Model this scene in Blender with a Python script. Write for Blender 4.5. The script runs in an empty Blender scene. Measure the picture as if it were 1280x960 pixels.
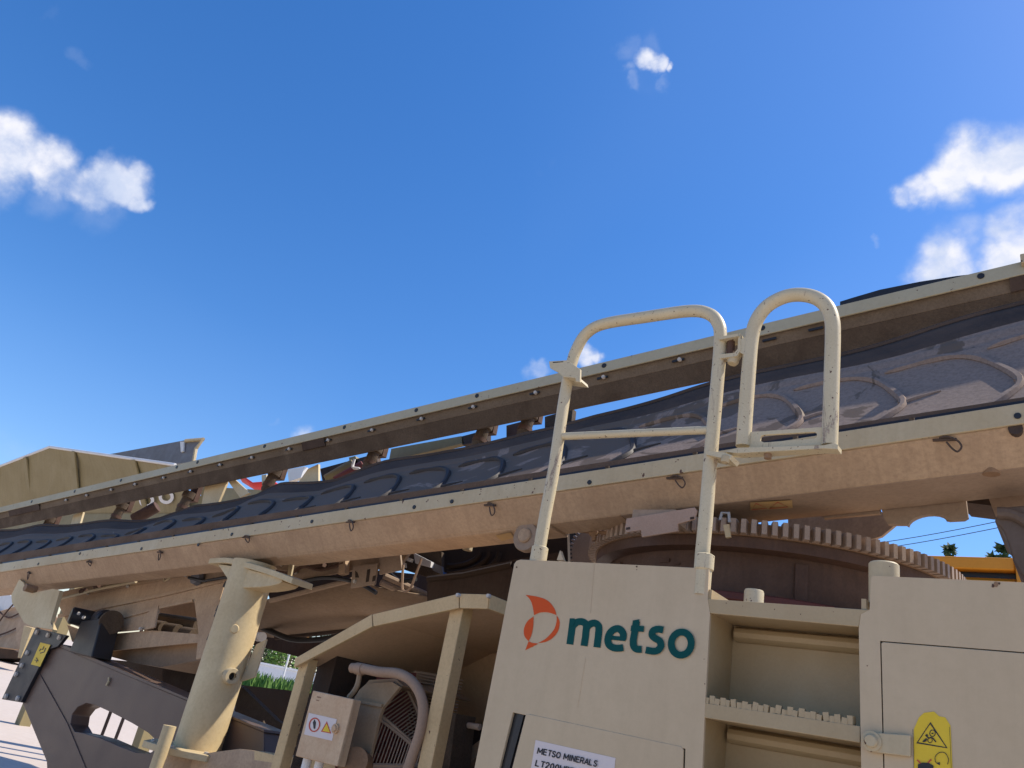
import bpy, bmesh, math, random
from mathutils import Vector as V, Matrix, noise as mnoise
from mathutils.geometry import tessellate_polygon
random.seed(7)
S = bpy.context.scene
COL = S.collection
# ------------------------------------------------------------------ camera
F = 967.0                       # focal length in pixels of a 1280 x 960 picture
R = Matrix(((0.80702654, 0.09753075, 0.58240529),
            (0.56248493, -0.42721898, -0.70788039),
            (0.17977449, 0.89887246, -0.39963663)))
EYE = V((0, 0, 1.6))
cam = bpy.data.cameras.new('camera'); camo = bpy.data.objects.new('camera', cam)
COL.objects.link(camo); S.camera = camo
camo.matrix_world = Matrix.Translation(EYE) @ R.to_4x4()
cam.sensor_width = 36; cam.lens = 36 * F / 1280; cam.clip_end = 6000; cam.clip_start = 0.05
# ------------------------------------------------------------------ light
SUN_EL, SUN_AZ = math.radians(52), math.radians(46)      # azimuth measured from +X towards +Y
sd = V((math.cos(SUN_EL) * math.cos(SUN_AZ), math.cos(SUN_EL) * math.sin(SUN_AZ), math.sin(SUN_EL)))
sun = bpy.data.lights.new('sun', 'SUN'); suno = bpy.data.objects.new('sun', sun); COL.objects.link(suno)
sun.energy = 5.0; sun.angle = math.radians(0.53); sun.color = (1, 0.92, 0.80)
suno.rotation_euler = sd.to_track_quat('Z', 'Y').to_euler()
S.view_settings.view_transform = 'Standard'; S.view_settings.look = 'None'
S.view_settings.gamma = 1; S.view_settings.exposure = 0.25

def ray(px, py):
    return (R @ V((px - 640, 480 - py, -F))).normalized()

W = bpy.data.worlds.new('World'); S.world = W; W.use_nodes = True
wn = W.node_tree; wn.nodes.clear()
def wnode(t, **k):
    n = wn.nodes.new(t)
    for a, b in k.items(): setattr(n, a, b)
    return n
def wmath(op, a, b=None, c=None, clamp=False):
    n = wnode('ShaderNodeMath', operation=op, use_clamp=clamp)
    for i, v in enumerate((a, b, c)):
        if v is None: continue
        if isinstance(v, (int, float)): n.inputs[i].default_value = v
        else: wn.links.new(v, n.inputs[i])
    return n.outputs[0]
sky = wnode('ShaderNodeTexSky', sky_type='NISHITA', sun_disc=False)
sky.sun_elevation = SUN_EL
sky.sun_rotation = math.pi / 2 - SUN_AZ
sky.altitude = 300; sky.air_density = 1.15; sky.dust_density = 0.5; sky.ozone_density = 2.4
hsv = wnode('ShaderNodeHueSaturation'); hsv.inputs['Saturation'].default_value = 1.28; hsv.inputs['Value'].default_value = 1.0
tint = wnode('ShaderNodeMixRGB', blend_type='MULTIPLY'); tint.inputs[0].default_value = 1; tint.inputs[2].default_value = (.97, .965, 1.09, 1)
wn.links.new(sky.outputs[0], tint.inputs[1]); wn.links.new(tint.outputs[0], hsv.inputs['Color'])
tc = wnode('ShaderNodeTexCoord')
nz = wnode('ShaderNodeTexNoise'); nz.inputs['Scale'].default_value = 13; nz.inputs['Detail'].default_value = 9; nz.inputs['Roughness'].default_value = 0.54
wn.links.new(tc.outputs['Generated'], nz.inputs['Vector'])
sub = wnode('ShaderNodeVectorMath', operation='SUBTRACT'); sub.inputs[1].default_value = (0.5, 0.5, 0.5)
wn.links.new(nz.outputs['Color'], sub.inputs[0])
scl = wnode('ShaderNodeVectorMath', operation='SCALE'); scl.inputs['Scale'].default_value = 0.075
wn.links.new(sub.outputs[0], scl.inputs[0])
add = wnode('ShaderNodeVectorMath', operation='ADD')
wn.links.new(tc.outputs['Generated'], add.inputs[0]); wn.links.new(scl.outputs[0], add.inputs[1])
nf = wnode('ShaderNodeTexNoise'); nf.inputs['Scale'].default_value = 30; nf.inputs['Detail'].default_value = 7; nf.inputs['Roughness'].default_value = 0.56
wn.links.new(tc.outputs['Generated'], nf.inputs['Vector'])
# puffs of cloud: direction, angular radius, weight
PUFFS = [(ray(22, 188), .052, 1.1), (ray(60, 204), .046, 1.05), (ray(-35, 192), .075, 1.1), (ray(82, 222), .034, .75), (ray(140, 222), .040, 1.2), (ray(112, 236), .036, .8), (ray(160, 244), .022, .95), (ray(60, 238), .05, .40), (ray(120, 262), .045, .36),
         (ray(808, 73), .022, .95), (ray(826, 76), .018, .9), (ray(838, 82), .010, .8), (ray(786, 64), .03, .42), (ray(800, 100), .014, .38), (ray(828, 98), .013, .42), (ray(790, 88), .016, .45), (ray(812, 88), .055, .20), (ray(815, 55), .03, .3),
         (ray(1222, 200), .055, 1.25), (ray(1268, 200), .06, 1.25), (ray(1185, 228), .05, 1.15), (ray(1150, 242), .036, 1.0), (ray(1120, 250), .022, .8), (ray(1320, 200), .08, 1.1),
         (ray(1185, 335), .062, 1.05), (ray(1262, 290), .04, .85), (ray(1270, 330), .05, 1.0), (ray(1215, 300), .045, .5), (ray(1330, 310), .09, 1),
         (ray(738, 446), .026, 1.0), (ray(752, 444), .018, .9), (ray(668, 466), .022, .62), (ray(378, 537), .022, .95), (ray(340, 524), .012, .4),
         (ray(98, 78), .02, .28), (ray(70, 22), .018, .22), (ray(715, 190), .022, .16), (ray(695, 198), .024, .2), (ray(672, 206), .024, .18), (ray(650, 214), .02, .14), (ray(15, 560), .03, .3), (ray(1092, 303), .01, .5)]
for k in range(26):           # the same sort of cloud all round the rest of the sky
    a = random.uniform(0, 2 * math.pi); e = random.uniform(.12, 1.2)
    d = V((math.cos(e) * math.cos(a), math.cos(e) * math.sin(a), math.sin(e)))
    if d.dot(ray(640, 480)) > .7: continue
    for j in range(3):
        PUFFS.append(((d + V((random.uniform(-.06, .06), random.uniform(-.06, .06), random.uniform(-.02, .03)))).normalized(), random.uniform(.03, .08), random.uniform(.5, 1)))
acc = None
for d, r, w in PUFFS:
    dist = wnode('ShaderNodeVectorMath', operation='DISTANCE'); dist.inputs[1].default_value = d
    wn.links.new(add.outputs[0], dist.inputs[0])
    m = wnode('ShaderNodeMapRange', interpolation_type='SMOOTHSTEP'); m.inputs['From Min'].default_value = r * 1.02
    m.inputs['From Max'].default_value = r * .2; m.inputs['To Min'].default_value = 0; m.inputs['To Max'].default_value = w
    wn.links.new(dist.outputs['Value'], m.inputs['Value'])
    acc = m.outputs[0] if acc is None else wmath('SMOOTH_MAX', acc, m.outputs[0], .10)
floor_ = 0.0
for k in range(len(PUFFS) - 1): floor_ = max(floor_, 0) + max(.10 - abs(floor_), 0) ** 3 / (6 * .10 ** 2)
acc = wmath('MAXIMUM', wmath('SUBTRACT', acc, floor_ * 1.02), 0.0)
den = wmath('MULTIPLY', acc, wmath('MULTIPLY_ADD', nf.outputs['Fac'], 1.5, .15))
edge = wnode('ShaderNodeMapRange', interpolation_type='SMOOTHSTEP'); edge.inputs['From Min'].default_value = .04; edge.inputs['From Max'].default_value = 1.02
wn.links.new(den, edge.inputs['Value']); den = edge.outputs[0]
# thin high veil
nv = wnode('ShaderNodeTexNoise'); nv.inputs['Scale'].default_value = 1.5; nv.inputs['Detail'].default_value = 2; nv.inputs['Roughness'].default_value = .4; nv.inputs['Distortion'].default_value = .6
wn.links.new(tc.outputs['Generated'], nv.inputs['Vector'])
mv = wnode('ShaderNodeMapRange'); mv.inputs['From Min'].default_value = .45; mv.inputs['From Max'].default_value = .8; mv.inputs['To Max'].default_value = .10
wn.links.new(nv.outputs['Fac'], mv.inputs['Value'])
veil = wnode('ShaderNodeMixRGB'); wn.links.new(mv.outputs[0], veil.inputs[0]); wn.links.new(hsv.outputs[0], veil.inputs[1]); veil.inputs[2].default_value = (2.6, 3.7, 6.0, 1)
cc_ = wnode('ShaderNodeMixRGB'); cc_.inputs[1].default_value = (3.7, 4.2, 5.4, 1); cc_.inputs[2].default_value = (5.6, 5.6, 6.0, 1)
sh_ = wnode('ShaderNodeTexNoise'); sh_.inputs['Scale'].default_value = 17; sh_.inputs['Detail'].default_value = 5; wn.links.new(add.outputs[0], sh_.inputs['Vector'])
shm = wnode('ShaderNodeMapRange', interpolation_type='SMOOTHSTEP'); shm.inputs['From Min'].default_value = .36; shm.inputs['From Max'].default_value = .60; wn.links.new(sh_.outputs['Fac'], shm.inputs['Value'])
wn.links.new(wmath('MULTIPLY', den, shm.outputs[0]), cc_.inputs[0])
mix = wnode('ShaderNodeMixRGB'); wn.links.new(cc_.outputs[0], mix.inputs[2])
wn.links.new(den, mix.inputs[0]); wn.links.new(veil.outputs[0], mix.inputs[1])
bg = wnode('ShaderNodeBackground'); bg.inputs['Strength'].default_value = 0.145
wn.links.new(mix.outputs[0], bg.inputs[0])
wo = wnode('ShaderNodeOutputWorld'); wn.links.new(bg.outputs[0], wo.inputs[0])

# ------------------------------------------------------------------ where things stand
SL = 0.1129                     # slope of the conveyor along X
def at(px, py, Y):              # the point of the plane Y = const that shows at a pixel of the photograph
    d = ray(px, py); return EYE + d * (Y / d.y)
def zr(px, py, Y):              # height of that point above the conveyor's sloping datum
    p = at(px, py, Y); return p.z - SL * p.x
def atX(px, py, X):
    d = ray(px, py); return EYE + d * (X / d.x)
def atZ(px, py, Z):
    d = ray(px, py); return EYE + d * ((Z - EYE.z) / d.z)
def far(px, dist, z=0.0):       # a point at a distance on the ground, in the direction of an image column
    d = ray(px, 782 + .2 * px); d.z = 0; d.normalize(); return V((d.x * dist, d.y * dist, z))

# ------------------------------------------------------------------ mesh building
class MB:
    def __init__(s): s.v = []; s.f = []
    def add(s, vs, fs):
        o = len(s.v); s.v += [V(v) for v in vs]; s.f += [tuple(i + o for i in f) for f in fs]; return s
    def box(s, c, d, m=None):
        c = V(c); q = []
        for x in (-.5, .5):
            for y in (-.5, .5):
                for z in (-.5, .5):
                    p = V((x * d[0], y * d[1], z * d[2])); q.append(c + (m @ p if m else p))
        return s.add(q, [(0, 1, 3, 2), (4, 6, 7, 5), (0, 4, 5, 1), (2, 3, 7, 6), (0, 2, 6, 4), (1, 5, 7, 3)])
    def prism(s, loops, vec):   # outer loop and holes, extruded by vec
        if not isinstance(loops[0], (list, tuple)): loops = [loops]
        loops = [[V(p) for p in l] for l in loops]; vec = V(vec)
        flat = [p for l in loops for p in l]; n = len(flat)
        tri = [tuple(t) for t in tessellate_polygon(loops)] if len(loops) > 1 else [tuple(range(n))]
        fs = list(tri) + [tuple(reversed([i + n for i in t])) for t in tri]
        o = 0
        for l in loops:
            k = len(l)
            for i in range(k):
                a, b = o + i, o + (i + 1) % k; fs.append((b, a, a + n, b + n))
            o += k
        return s.add(flat + [p + vec for p in flat], fs)
    def tube(s, path, r, n=10, closed=False):
        path = [V(p) for p in path]; k = len(path); rs = r if isinstance(r, (list, tuple)) else [r] * k
        up = None; vs = []
        for i, p in enumerate(path):
            a = path[i - 1] if (i or closed) else p; b = path[(i + 1) % k] if (i < k - 1 or closed) else p
            t = (b - a).normalized()
            if up is None: up = t.orthogonal()
            up = (up - t * up.dot(t)).normalized(); w = t.cross(up)
            for j in range(n):
                q = 2 * math.pi * j / n; vs.append(p + (up * math.cos(q) + w * math.sin(q)) * rs[i])
        fs = []
        for i in range(k if closed else k - 1):
            for j in range(n):
                a = i * n; b = ((i + 1) % k) * n; fs.append((a + j, a + (j + 1) % n, b + (j + 1) % n, b + j))
        if not closed: fs += [tuple(reversed(range(n))), tuple((k - 1) * n + j for j in range(n))]
        return s.add(vs, fs)
    def lathe(s, c, prof, n=48, ax=(0, 0, 1), a0=0, a1=2 * math.pi):   # prof: (radius, height)
        q = V((0, 0, 1)).rotation_difference(V(ax)); c = V(c); k = len(prof); full = abs(a1 - a0 - 2 * math.pi) < 1e-6
        m = n if full else n + 1; vs = []
        for j in range(m):
            t = a0 + (a1 - a0) * j / n
            for r, h in prof: vs.append(c + q @ V((r * math.cos(t), r * math.sin(t), h)))
        fs = []
        for j in range(n):
            b = (j + 1) % m
            for i in range(k - 1): fs.append((j * k + i, b * k + i, b * k + i + 1, j * k + i + 1))
        return s.add(vs, fs)
    def extr(s, prof, x0, x1, slope=SL, close=True):        # profile of (Y, datum height) swept along the conveyor
        k = len(prof); vs = [V((x0, y, z + slope * x0)) for y, z in prof] + [V((x1, y, z + slope * x1)) for y, z in prof]
        fs = [(i, (i + 1) % k, (i + 1) % k + k, i + k) for i in range(k if close else k - 1)]
        if close: fs += [tuple(reversed(range(k))), tuple(range(k, 2 * k))]
        return s.add(vs, fs)
    def build(s, name, mat, parent=None, bevel=0, angle=35, base=None):
        org = V((0, 0, 0)); p = parent
        while p: org += p.location; p = p.parent
        loc = V((0, 0, 0))
        if base is not None: loc = V(base) - org; org = V(base)
        me = bpy.data.meshes.new(name); me.from_pydata([v - org for v in s.v], [], s.f)
        bm = bmesh.new(); bm.from_mesh(me); bmesh.ops.recalc_face_normals(bm, faces=bm.faces); bm.to_mesh(me); bm.free()
        for p in me.polygons: p.use_smooth = True
        me.set_sharp_from_angle(angle=math.radians(angle))
        if mat: me.materials.append(mat)
        o = bpy.data.objects.new(name, me); COL.objects.link(o); o.parent = parent; o.location = loc
        if bevel:
            b = o.modifiers.new('edge', 'BEVEL'); b.width = bevel; b.segments = 2; b.limit_method = 'ANGLE'; b.angle_limit = math.radians(40); b.harden_normals = True
        return o

def thing(name, loc, label, cat, group=None):
    o = bpy.data.objects.new(name, None); COL.objects.link(o); o.location = loc; o.empty_display_size = .1
    return tag(o, label, cat, group)
def tag(o, label=None, cat=None, group=None, kind=None):
    if label: o['label'] = label
    if cat: o['category'] = cat
    if group: o['group'] = group
    if kind: o['kind'] = kind
    return o
def origin(o):
    p = V((0, 0, 0))
    while o: p += o.location; o = o.parent
    return p
def piece(name, mesh_of, parent, pos, rot=None):            # one more piece sharing a mesh
    o = bpy.data.objects.new(name, mesh_of); COL.objects.link(o); o.parent = parent
    o.location = V(pos) - origin(parent)
    if rot is not None: o.rotation_euler = rot
    return o
def P(pts, Y): return [at(x, y, Y) for x, y in pts]
def plate(name, mat, parent, pts, Y, t, holes=None, bevel=0):
    return MB().prism([P(pts, Y)] + [P(h, Y) for h in (holes or [])], (0, t, 0)).build(name, mat, parent, bevel)
def sheet(name, mat, parent, pts3, t=.006, bevel=0):        # a thin plate through any flat set of points
    pts3 = [V(p) for p in pts3]; n = (pts3[1] - pts3[0]).cross(pts3[2] - pts3[0]).normalized()
    return MB().prism([pts3], n * t).build(name, mat, parent, bevel)
def ell(cx, cy, rx, ry, n=24, a=0):
    return [(cx + rx * math.cos(t) * math.cos(a) - ry * math.sin(t) * math.sin(a), cy + rx * math.cos(t) * math.sin(a) + ry * math.sin(t) * math.cos(a)) for t in (2 * math.pi * i / n for i in range(n))]
def smooth(pts, k=6, closed=False):                         # Catmull-Rom through the points
    n = len(pts); out = []
    g = lambda i: pts[i % n] if closed else pts[max(0, min(n - 1, i))]
    for i in range(n if closed else n - 1):
        a, b, c, d = g(i - 1), g(i), g(i + 1), g(i + 2)
        for j in range(k):
            t = j / k
            out.append(tuple(.5 * (2 * b[q] + (c[q] - a[q]) * t + (2 * a[q] - 5 * b[q] + 4 * c[q] - d[q]) * t * t + (3 * b[q] - a[q] - 3 * c[q] + d[q]) * t ** 3) for q in range(len(b))))
    if not closed: out.append(tuple(pts[-1]))
    return out
def ribbon(pts, w, close=False):                            # outline of a pen stroke, as quads in pixel space
    n = len(pts); quads = []; L = []; Rr = []
    for i in range(n):
        a = V(pts[i - 1] if (i or close) else pts[i]); b = V(pts[(i + 1) % n] if (i < n - 1 or close) else pts[i]); t = (b - a).normalized()
        q = V((-t.y, t.x)) * w / 2; p = V(pts[i]); L.append(p + q); Rr.append(p - q)
    for i in range(n if close else n - 1):
        j = (i + 1) % n; quads.append((L[i], L[j], Rr[j], Rr[i]))
    return quads
def print_flat(name, mat, parent, polys, Y, lift=.0012):    # flat print lying on a plane, proud by a hair
    m = MB()
    for i, p in enumerate(polys):      # each stroke a hair above the one before, so that none share a plane
        p = [at(q[0], q[1], Y - lift - i * 2.5e-5) for q in p]
        m.add(p, [tuple(t) for t in tessellate_polygon([p])])
    return m.build(name, mat, parent)
GLYPH = {'M': [[(0, 0), (0, 1)], [(0, 1), (.4, .25)], [(.4, .25), (.8, 1)], [(.8, 1), (.8, 0)]], 'E': [[(0, 0), (0, 1)], [(0, .94), (.56, .94)], [(0, .52), (.52, .52)], [(0, .06), (.58, .06)]],
 'T': [[(.33, 0), (.33, 1)], [(0, .94), (.66, .94)]], 'I': [[(.05, 0), (.05, 1)]], 'N': [[(0, 0), (0, 1)], [(0, 1), (.6, 0)], [(.6, 0), (.6, 1)]], 'L': [[(0, 0), (0, 1)], [(0, .06), (.52, .06)]],
 'H': [[(0, 0), (0, 1)], [(.6, 0), (.6, 1)], [(0, .52), (.6, .52)]], 'A': [[(0, 0), (.34, 1)], [(.34, 1), (.68, 0)], [(.14, .32), (.54, .32)]],
 'S': [smooth([(.56, .78), (.44, .93), (.2, .94), (.06, .78), (.14, .6), (.42, .46), (.56, .28), (.44, .08), (.18, .06), (.02, .24)], 4)],
 'O': [smooth([(.36 + .33 * math.cos(t), .5 + .45 * math.sin(t)) for t in [math.pi * i / 4 for i in range(9)]], 3)], '0': [smooth([(.27 + .24 * math.cos(t), .5 + .45 * math.sin(t)) for t in [math.pi * i / 4 for i in range(9)]], 3)],
 'R': [[(0, 0), (0, 1)], smooth([(0, .94), (.38, .94), (.54, .74), (.4, .5), (0, .5)], 4), [(.3, .5), (.6, 0)]], 'P': [[(0, 0), (0, 1)], smooth([(0, .94), (.4, .94), (.56, .72), (.4, .46), (0, .46)], 4)],
 '2': [smooth([(.02, .72), (.12, .92), (.36, .95), (.5, .76), (.42, .54), (.04, .07)], 4), [(0, .06), (.54, .06)]], ' ': []}
ADV = {'M': 1.06, 'I': .34, 'O': .96, 'N': .86, 'H': .86, ' ': .42, 'A': .86}
def lettering(name, body, mat, parent, p0, p1, p2, Y, weight=.2):   # strokes from p0 along to p1, letters as tall as p2 - p0 (pixels)
    x = 0; st = []
    for ch in body: st += [[(x + q[0], q[1]) for q in k] for k in GLYPH[ch]]; x += ADV.get(ch, .78)
    a, b, c = V(p0), V(p1), V(p2); w = x - .16; polys = []
    for k in st: polys += [[tuple(a + (b - a) * (q[0] / w) + (c - a) * q[1]) for q in quad] for quad in ribbon([(u, v) for u, v in k], weight)]
    return print_flat(name, mat, parent, polys, Y)

# ------------------------------------------------------------------ materials
def mat_new(name):
    m = bpy.data.materials.new(name); m.use_nodes = True; return m, m.node_tree, m.node_tree.nodes['Principled BSDF']
def paint(name, base, dirt=None, amt=.5, rough=.5, scale=3.0, streak=0, chips=0, wear=0, chipcol=(.10, .045, .025), bump=.06, metal=0, fine=.25, spec=.4):
    m, t, b = mat_new(name); L = t.links.new
    def nd(k, **kw):
        n = t.nodes.new(k)
        for a, c in kw.items(): setattr(n, a, c)
        return n
    tcn = nd('ShaderNodeTexCoord'); mp = nd('ShaderNodeMapping'); L(tcn.outputs['Object'], mp.inputs[0])
    def noi(s, d=6, r=.6, v=None, dist=0):
        n = nd('ShaderNodeTexNoise'); n.inputs['Scale'].default_value = s; n.inputs['Detail'].default_value = d; n.inputs['Roughness'].default_value = r; n.inputs['Distortion'].default_value = dist
        L(v or tcn.outputs['Object'], n.inputs['Vector']); return n.outputs['Fac']
    def rng(v, a, c, lo=0, hi=1):
        n = nd('ShaderNodeMapRange'); n.inputs['From Min'].default_value = a; n.inputs['From Max'].default_value = c; n.inputs['To Min'].default_value = lo; n.inputs['To Max'].default_value = hi
        L(v, n.inputs['Value']); return n.outputs[0]
    def mixc(fac, a, c):
        n = nd('ShaderNodeMixRGB')
        for i, x in ((0, fac), (1, a), (2, c)):
            if isinstance(x, tuple): n.inputs[i].default_value = (*x, 1)
            elif isinstance(x, (int, float)): n.inputs[i].default_value = x
            else: L(x, n.inputs[i])
        return n.outputs[0]
    col = base
    dirt = dirt or tuple(x * .6 for x in base)
    big = noi(scale, 7, .62, dist=.4)
    col = mixc(rng(big, .5 - .28, .5 + .28, 0, amt), base, dirt)
    if streak:
        mp.inputs['Scale'].default_value = (scale * 8, scale * 1.1, scale * 1.1)
        st = noi(1.0, 5, .65, v=mp.outputs[0], dist=.3)
        col = mixc(rng(st, .44, .74, 0, streak), col, tuple(x * .8 for x in dirt))
    f2 = noi(scale * 22, 4, .7)
    col = mixc(rng(f2, .42, .72, 0, fine), col, tuple(min(1, x * .72) for x in dirt))
    if chips:
        ch = noi(scale * 9 + 12, 3, .55); col = mixc(rng(ch, .70 - chips * .1, .712 - chips * .1), col, chipcol)
    if wear:
        mw = nd('ShaderNodeMapping'); mw.inputs['Scale'].default_value = (16, 16, 4); L(tcn.outputs['Object'], mw.inputs[0])
        wv = noi(1.0, 6, .7, v=mw.outputs[0], dist=.8); wm = rng(wv, .66 - wear * .08, .70 - wear * .08)
        col = mixc(wm, col, mixc(rng(f2, .35, .6), (.20, .135, .085), (.42, .34, .24)))
    L(col, b.inputs['Base Color'])
    L(rng(big, .3, .7, max(.05, rough - .1), min(1, rough + .15)), b.inputs['Roughness'])
    b.inputs['Metallic'].default_value = metal; b.inputs['Specular IOR Level'].default_value = spec
    bp = nd('ShaderNodeBump'); bp.inputs['Strength'].default_value = bump; bp.inputs['Distance'].default_value = .02
    L(f2, bp.inputs['Height'])
    b2 = nd('ShaderNodeBump'); b2.inputs['Strength'].default_value = .10; b2.inputs['Distance'].default_value = .03
    L(noi(1.7, 2, .4), b2.inputs['Height']); L(b2.outputs[0], bp.inputs['Normal']); L(bp.outputs[0], b.inputs['Normal'])
    return m
M = dict(
    cream=paint('cream_cabinet_paint', (0.546, 0.420, 0.258), (0.464, 0.348, 0.205), .6, .42, 1.6, streak=.22, fine=.14, bump=.02),
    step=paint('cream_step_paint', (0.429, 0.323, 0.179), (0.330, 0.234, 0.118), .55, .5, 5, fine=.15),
    tubep=paint('chipped_tube_paint', (0.604, 0.514, 0.330), (0.459, 0.364, 0.212), .5, .42, 7, fine=.25, chips=.25, wear=.6, bump=.05),
    flange=paint('greyed_cream_paint', (0.527, 0.434, 0.270), (0.408, 0.304, 0.163), .6, .55, 2.5, streak=.25, fine=.2, chips=.2),
    rail=paint('grey_beige_rail_paint', (0.428, 0.384, 0.257), (0.340, 0.286, 0.179), .5, .55, 2, fine=.2, chips=.15),
    tan=paint('dusty_tan_beam_paint', (0.546, 0.387, 0.239), (0.341, 0.226, 0.140), .85, .75, 3.0, streak=.42, fine=.45, bump=.12),
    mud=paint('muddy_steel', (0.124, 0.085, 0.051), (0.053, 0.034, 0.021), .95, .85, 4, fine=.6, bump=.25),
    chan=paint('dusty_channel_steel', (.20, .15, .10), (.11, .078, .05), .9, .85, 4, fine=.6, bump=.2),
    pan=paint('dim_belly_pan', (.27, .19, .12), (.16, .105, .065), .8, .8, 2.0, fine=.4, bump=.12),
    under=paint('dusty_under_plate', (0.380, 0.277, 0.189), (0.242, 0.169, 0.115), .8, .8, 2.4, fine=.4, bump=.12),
    olive=paint('dull_olive_cream_paint', (0.632, 0.514, 0.297), (0.428, 0.304, 0.154), .8, .6, 2.6, streak=.2, fine=.25),
    hop=paint('hopper_paint', (0.294, 0.235, 0.112), (0.218, 0.165, 0.076), .6, .6, 1.6, streak=.35, fine=.25),
    rubber=paint('dusty_black_rubber', (0.045, 0.035, 0.030), (0.150, 0.109, 0.086), .6, .8, 2.8, spec=.1, fine=.35, bump=.12),
    cleat=paint('cleat_rubber', (0.022, 0.018, 0.016), (0.072, 0.053, 0.042), .5, .6, 4, fine=.3),
    rubdust=paint('dust_covered_belt', (.185, .15, .145), (.055, .05, .056), .85, .7, 4.2, fine=.3, bump=.12),
    skirt=paint('brown_skirt_rubber', (0.160, 0.095, 0.053), (0.070, 0.041, 0.024), .7, .8, 5, fine=.4),
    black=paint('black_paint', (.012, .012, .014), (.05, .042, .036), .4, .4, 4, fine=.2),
    grey=paint('dark_grey_paint', (0.100, 0.064, 0.049), (0.152, 0.098, 0.070), .55, .38, 2.4, streak=.2, fine=.2),
    endp=paint('blue_black_paint', (0.017, 0.017, 0.022), (0.044, 0.036, 0.032), .4, .4, 4, fine=.2),
    gear=paint('rusty_gear_steel', (0.308, 0.188, 0.102), (0.182, 0.100, 0.050), .7, .7, 5, fine=.4, bump=.15),
    tooth=paint('worn_tooth_steel', (0.420, 0.316, 0.232), (0.286, 0.193, 0.132), .7, .6, 8, fine=.4, bump=.15),
    drum=paint('brown_drum_steel', (0.117, 0.060, 0.035), (0.063, 0.031, 0.018), .8, .65, 4, streak=.5, fine=.4, bump=.15),
    dred=paint('dark_red_band', (.13, .03, .022), (.08, .03, .02), .6, .6, 5),
    plate=paint('pinkish_grey_plate', (0.437, 0.300, 0.221), (0.333, 0.220, 0.153), .6, .7, 6, fine=.4),
    steel=paint('galvanised_steel', (.42, .41, .39), (.26, .23, .2), .6, .5, 8, metal=.25),
    bolt=paint('pale_bolt', (.55, .52, .46), (.35, .28, .22), .5, .5, 20),
    rust=paint('rusty_iron', (.12, .06, .035), (.05, .03, .022), .7, .8, 12),
    pinm=paint('dark_pin', (.055, .035, .025), (.14, .09, .06), .5, .7, 12),
    guard=paint('tan_guard_paint', (0.633, 0.455, 0.230), (0.468, 0.312, 0.146), .65, .65, 4, streak=.2, fine=.35, chips=-.15),
    hood=paint('dim_hood_sheet', (.66, .44, .25), (.47, .30, .165), .7, .8, 2.5, fine=.3),
    shroud=paint('shroud_paint', (0.348, 0.252, 0.153), (0.204, 0.131, 0.072), .7, .65, 4, fine=.3),
    ebox=paint('rust_washed_box_paint', (0.649, 0.488, 0.302), (0.446, 0.244, 0.121), .9, .55, 5, streak=.15, fine=.3),
    pink=paint('dusty_pink_pipe', (.37, .25, .165), (.24, .155, .10), .6, .8, 5, fine=.3),
    wire=paint('dusty_wire', (.44, .33, .24), (.28, .20, .14), .5, .7, 9),
    redf=paint('dull_red_fan', (.22, .045, .035), (.13, .06, .045), .7, .6, 5),
    dark=paint('shade_dark_steel', (0.030, 0.020, 0.013), (0.070, 0.043, 0.027), .7, .85, 4, fine=.4, bump=.2),  # colour kept extra dark to deepen the shaded parts
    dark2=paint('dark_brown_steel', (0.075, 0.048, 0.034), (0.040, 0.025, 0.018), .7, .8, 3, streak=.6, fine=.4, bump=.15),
    orange=paint('orange_print', (.60, .085, .018), (.52, .08, .02), .4, .6, 6, fine=.1, spec=.15),
    teal=paint('dark_teal_print', (.004, .068, .062), (.004, .06, .055), .4, .6, 6, fine=.1, spec=.12),
    label=paint('white_label', (0.660, 0.586, 0.544), (0.600, 0.512, 0.468), .5, .5, 8, fine=.06),
    ink=paint('black_ink', (.015, .014, .016), (.02, .02, .02), .3, .5, 8),
    yel=paint('yellow_sticker', (.72, .50, .02), (.62, .42, .02), .5, .45, 8, fine=.06),
    yelf=paint('faded_yellow_sticker', (.52, .33, .10), (.47, .33, .19), .9, .7, 14, fine=.3),
    redink=paint('red_ink', (.50, .06, .03), (.45, .06, .03), .3, .5, 8),
    white=paint('white_paint', (.75, .74, .72), (.6, .57, .52), .5, .5, 4),
    yell=paint('machine_yellow', (0.720, 0.279, 0.013), (0.550, 0.205, 0.018), .5, .45, 2, fine=.15),
    cloth=paint('red_sheet', (.62, .03, .03), (.5, .03, .03), .4, .6, 4),
    blue=paint('blue_paint', (.03, .12, .5), (.03, .1, .4), .4, .5, 4),
    chute=paint('grey_brown_rubber', (0.170, 0.126, 0.100), (0.100, 0.068, 0.048), .7, .65, 3, streak=.3, fine=.3),
    wing=paint('blue_grey_sheet', (.19, .19, .205), (.11, .105, .11), .7, .6, 4, fine=.4),
    bark=paint('bark', (.14, .10, .07), (.08, .055, .04), .6, .9, 8),
    leaf=paint('leaf_green', (.055, .10, .03), (.03, .06, .025), .7, .7, 6),
    leafl=paint('light_grass_green', (.13, .24, .035), (.08, .16, .03), .7, .7, 4),
    stone=paint('blue_grey_stone', (.14, .145, .17), (.08, .08, .09), .7, .85, 6),
    wallm=paint('white_render', (.78, .78, .76), (.68, .66, .62), .4, .8, .4),
    ground=paint('pale_concrete', (.56, .475, .405), (.47, .39, .325), .7, .9, .35, fine=.25, bump=.1),
    cable=paint('black_cable', (.012, .012, .013), (.03, .03, .03), .4, .5, 5),
)

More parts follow.
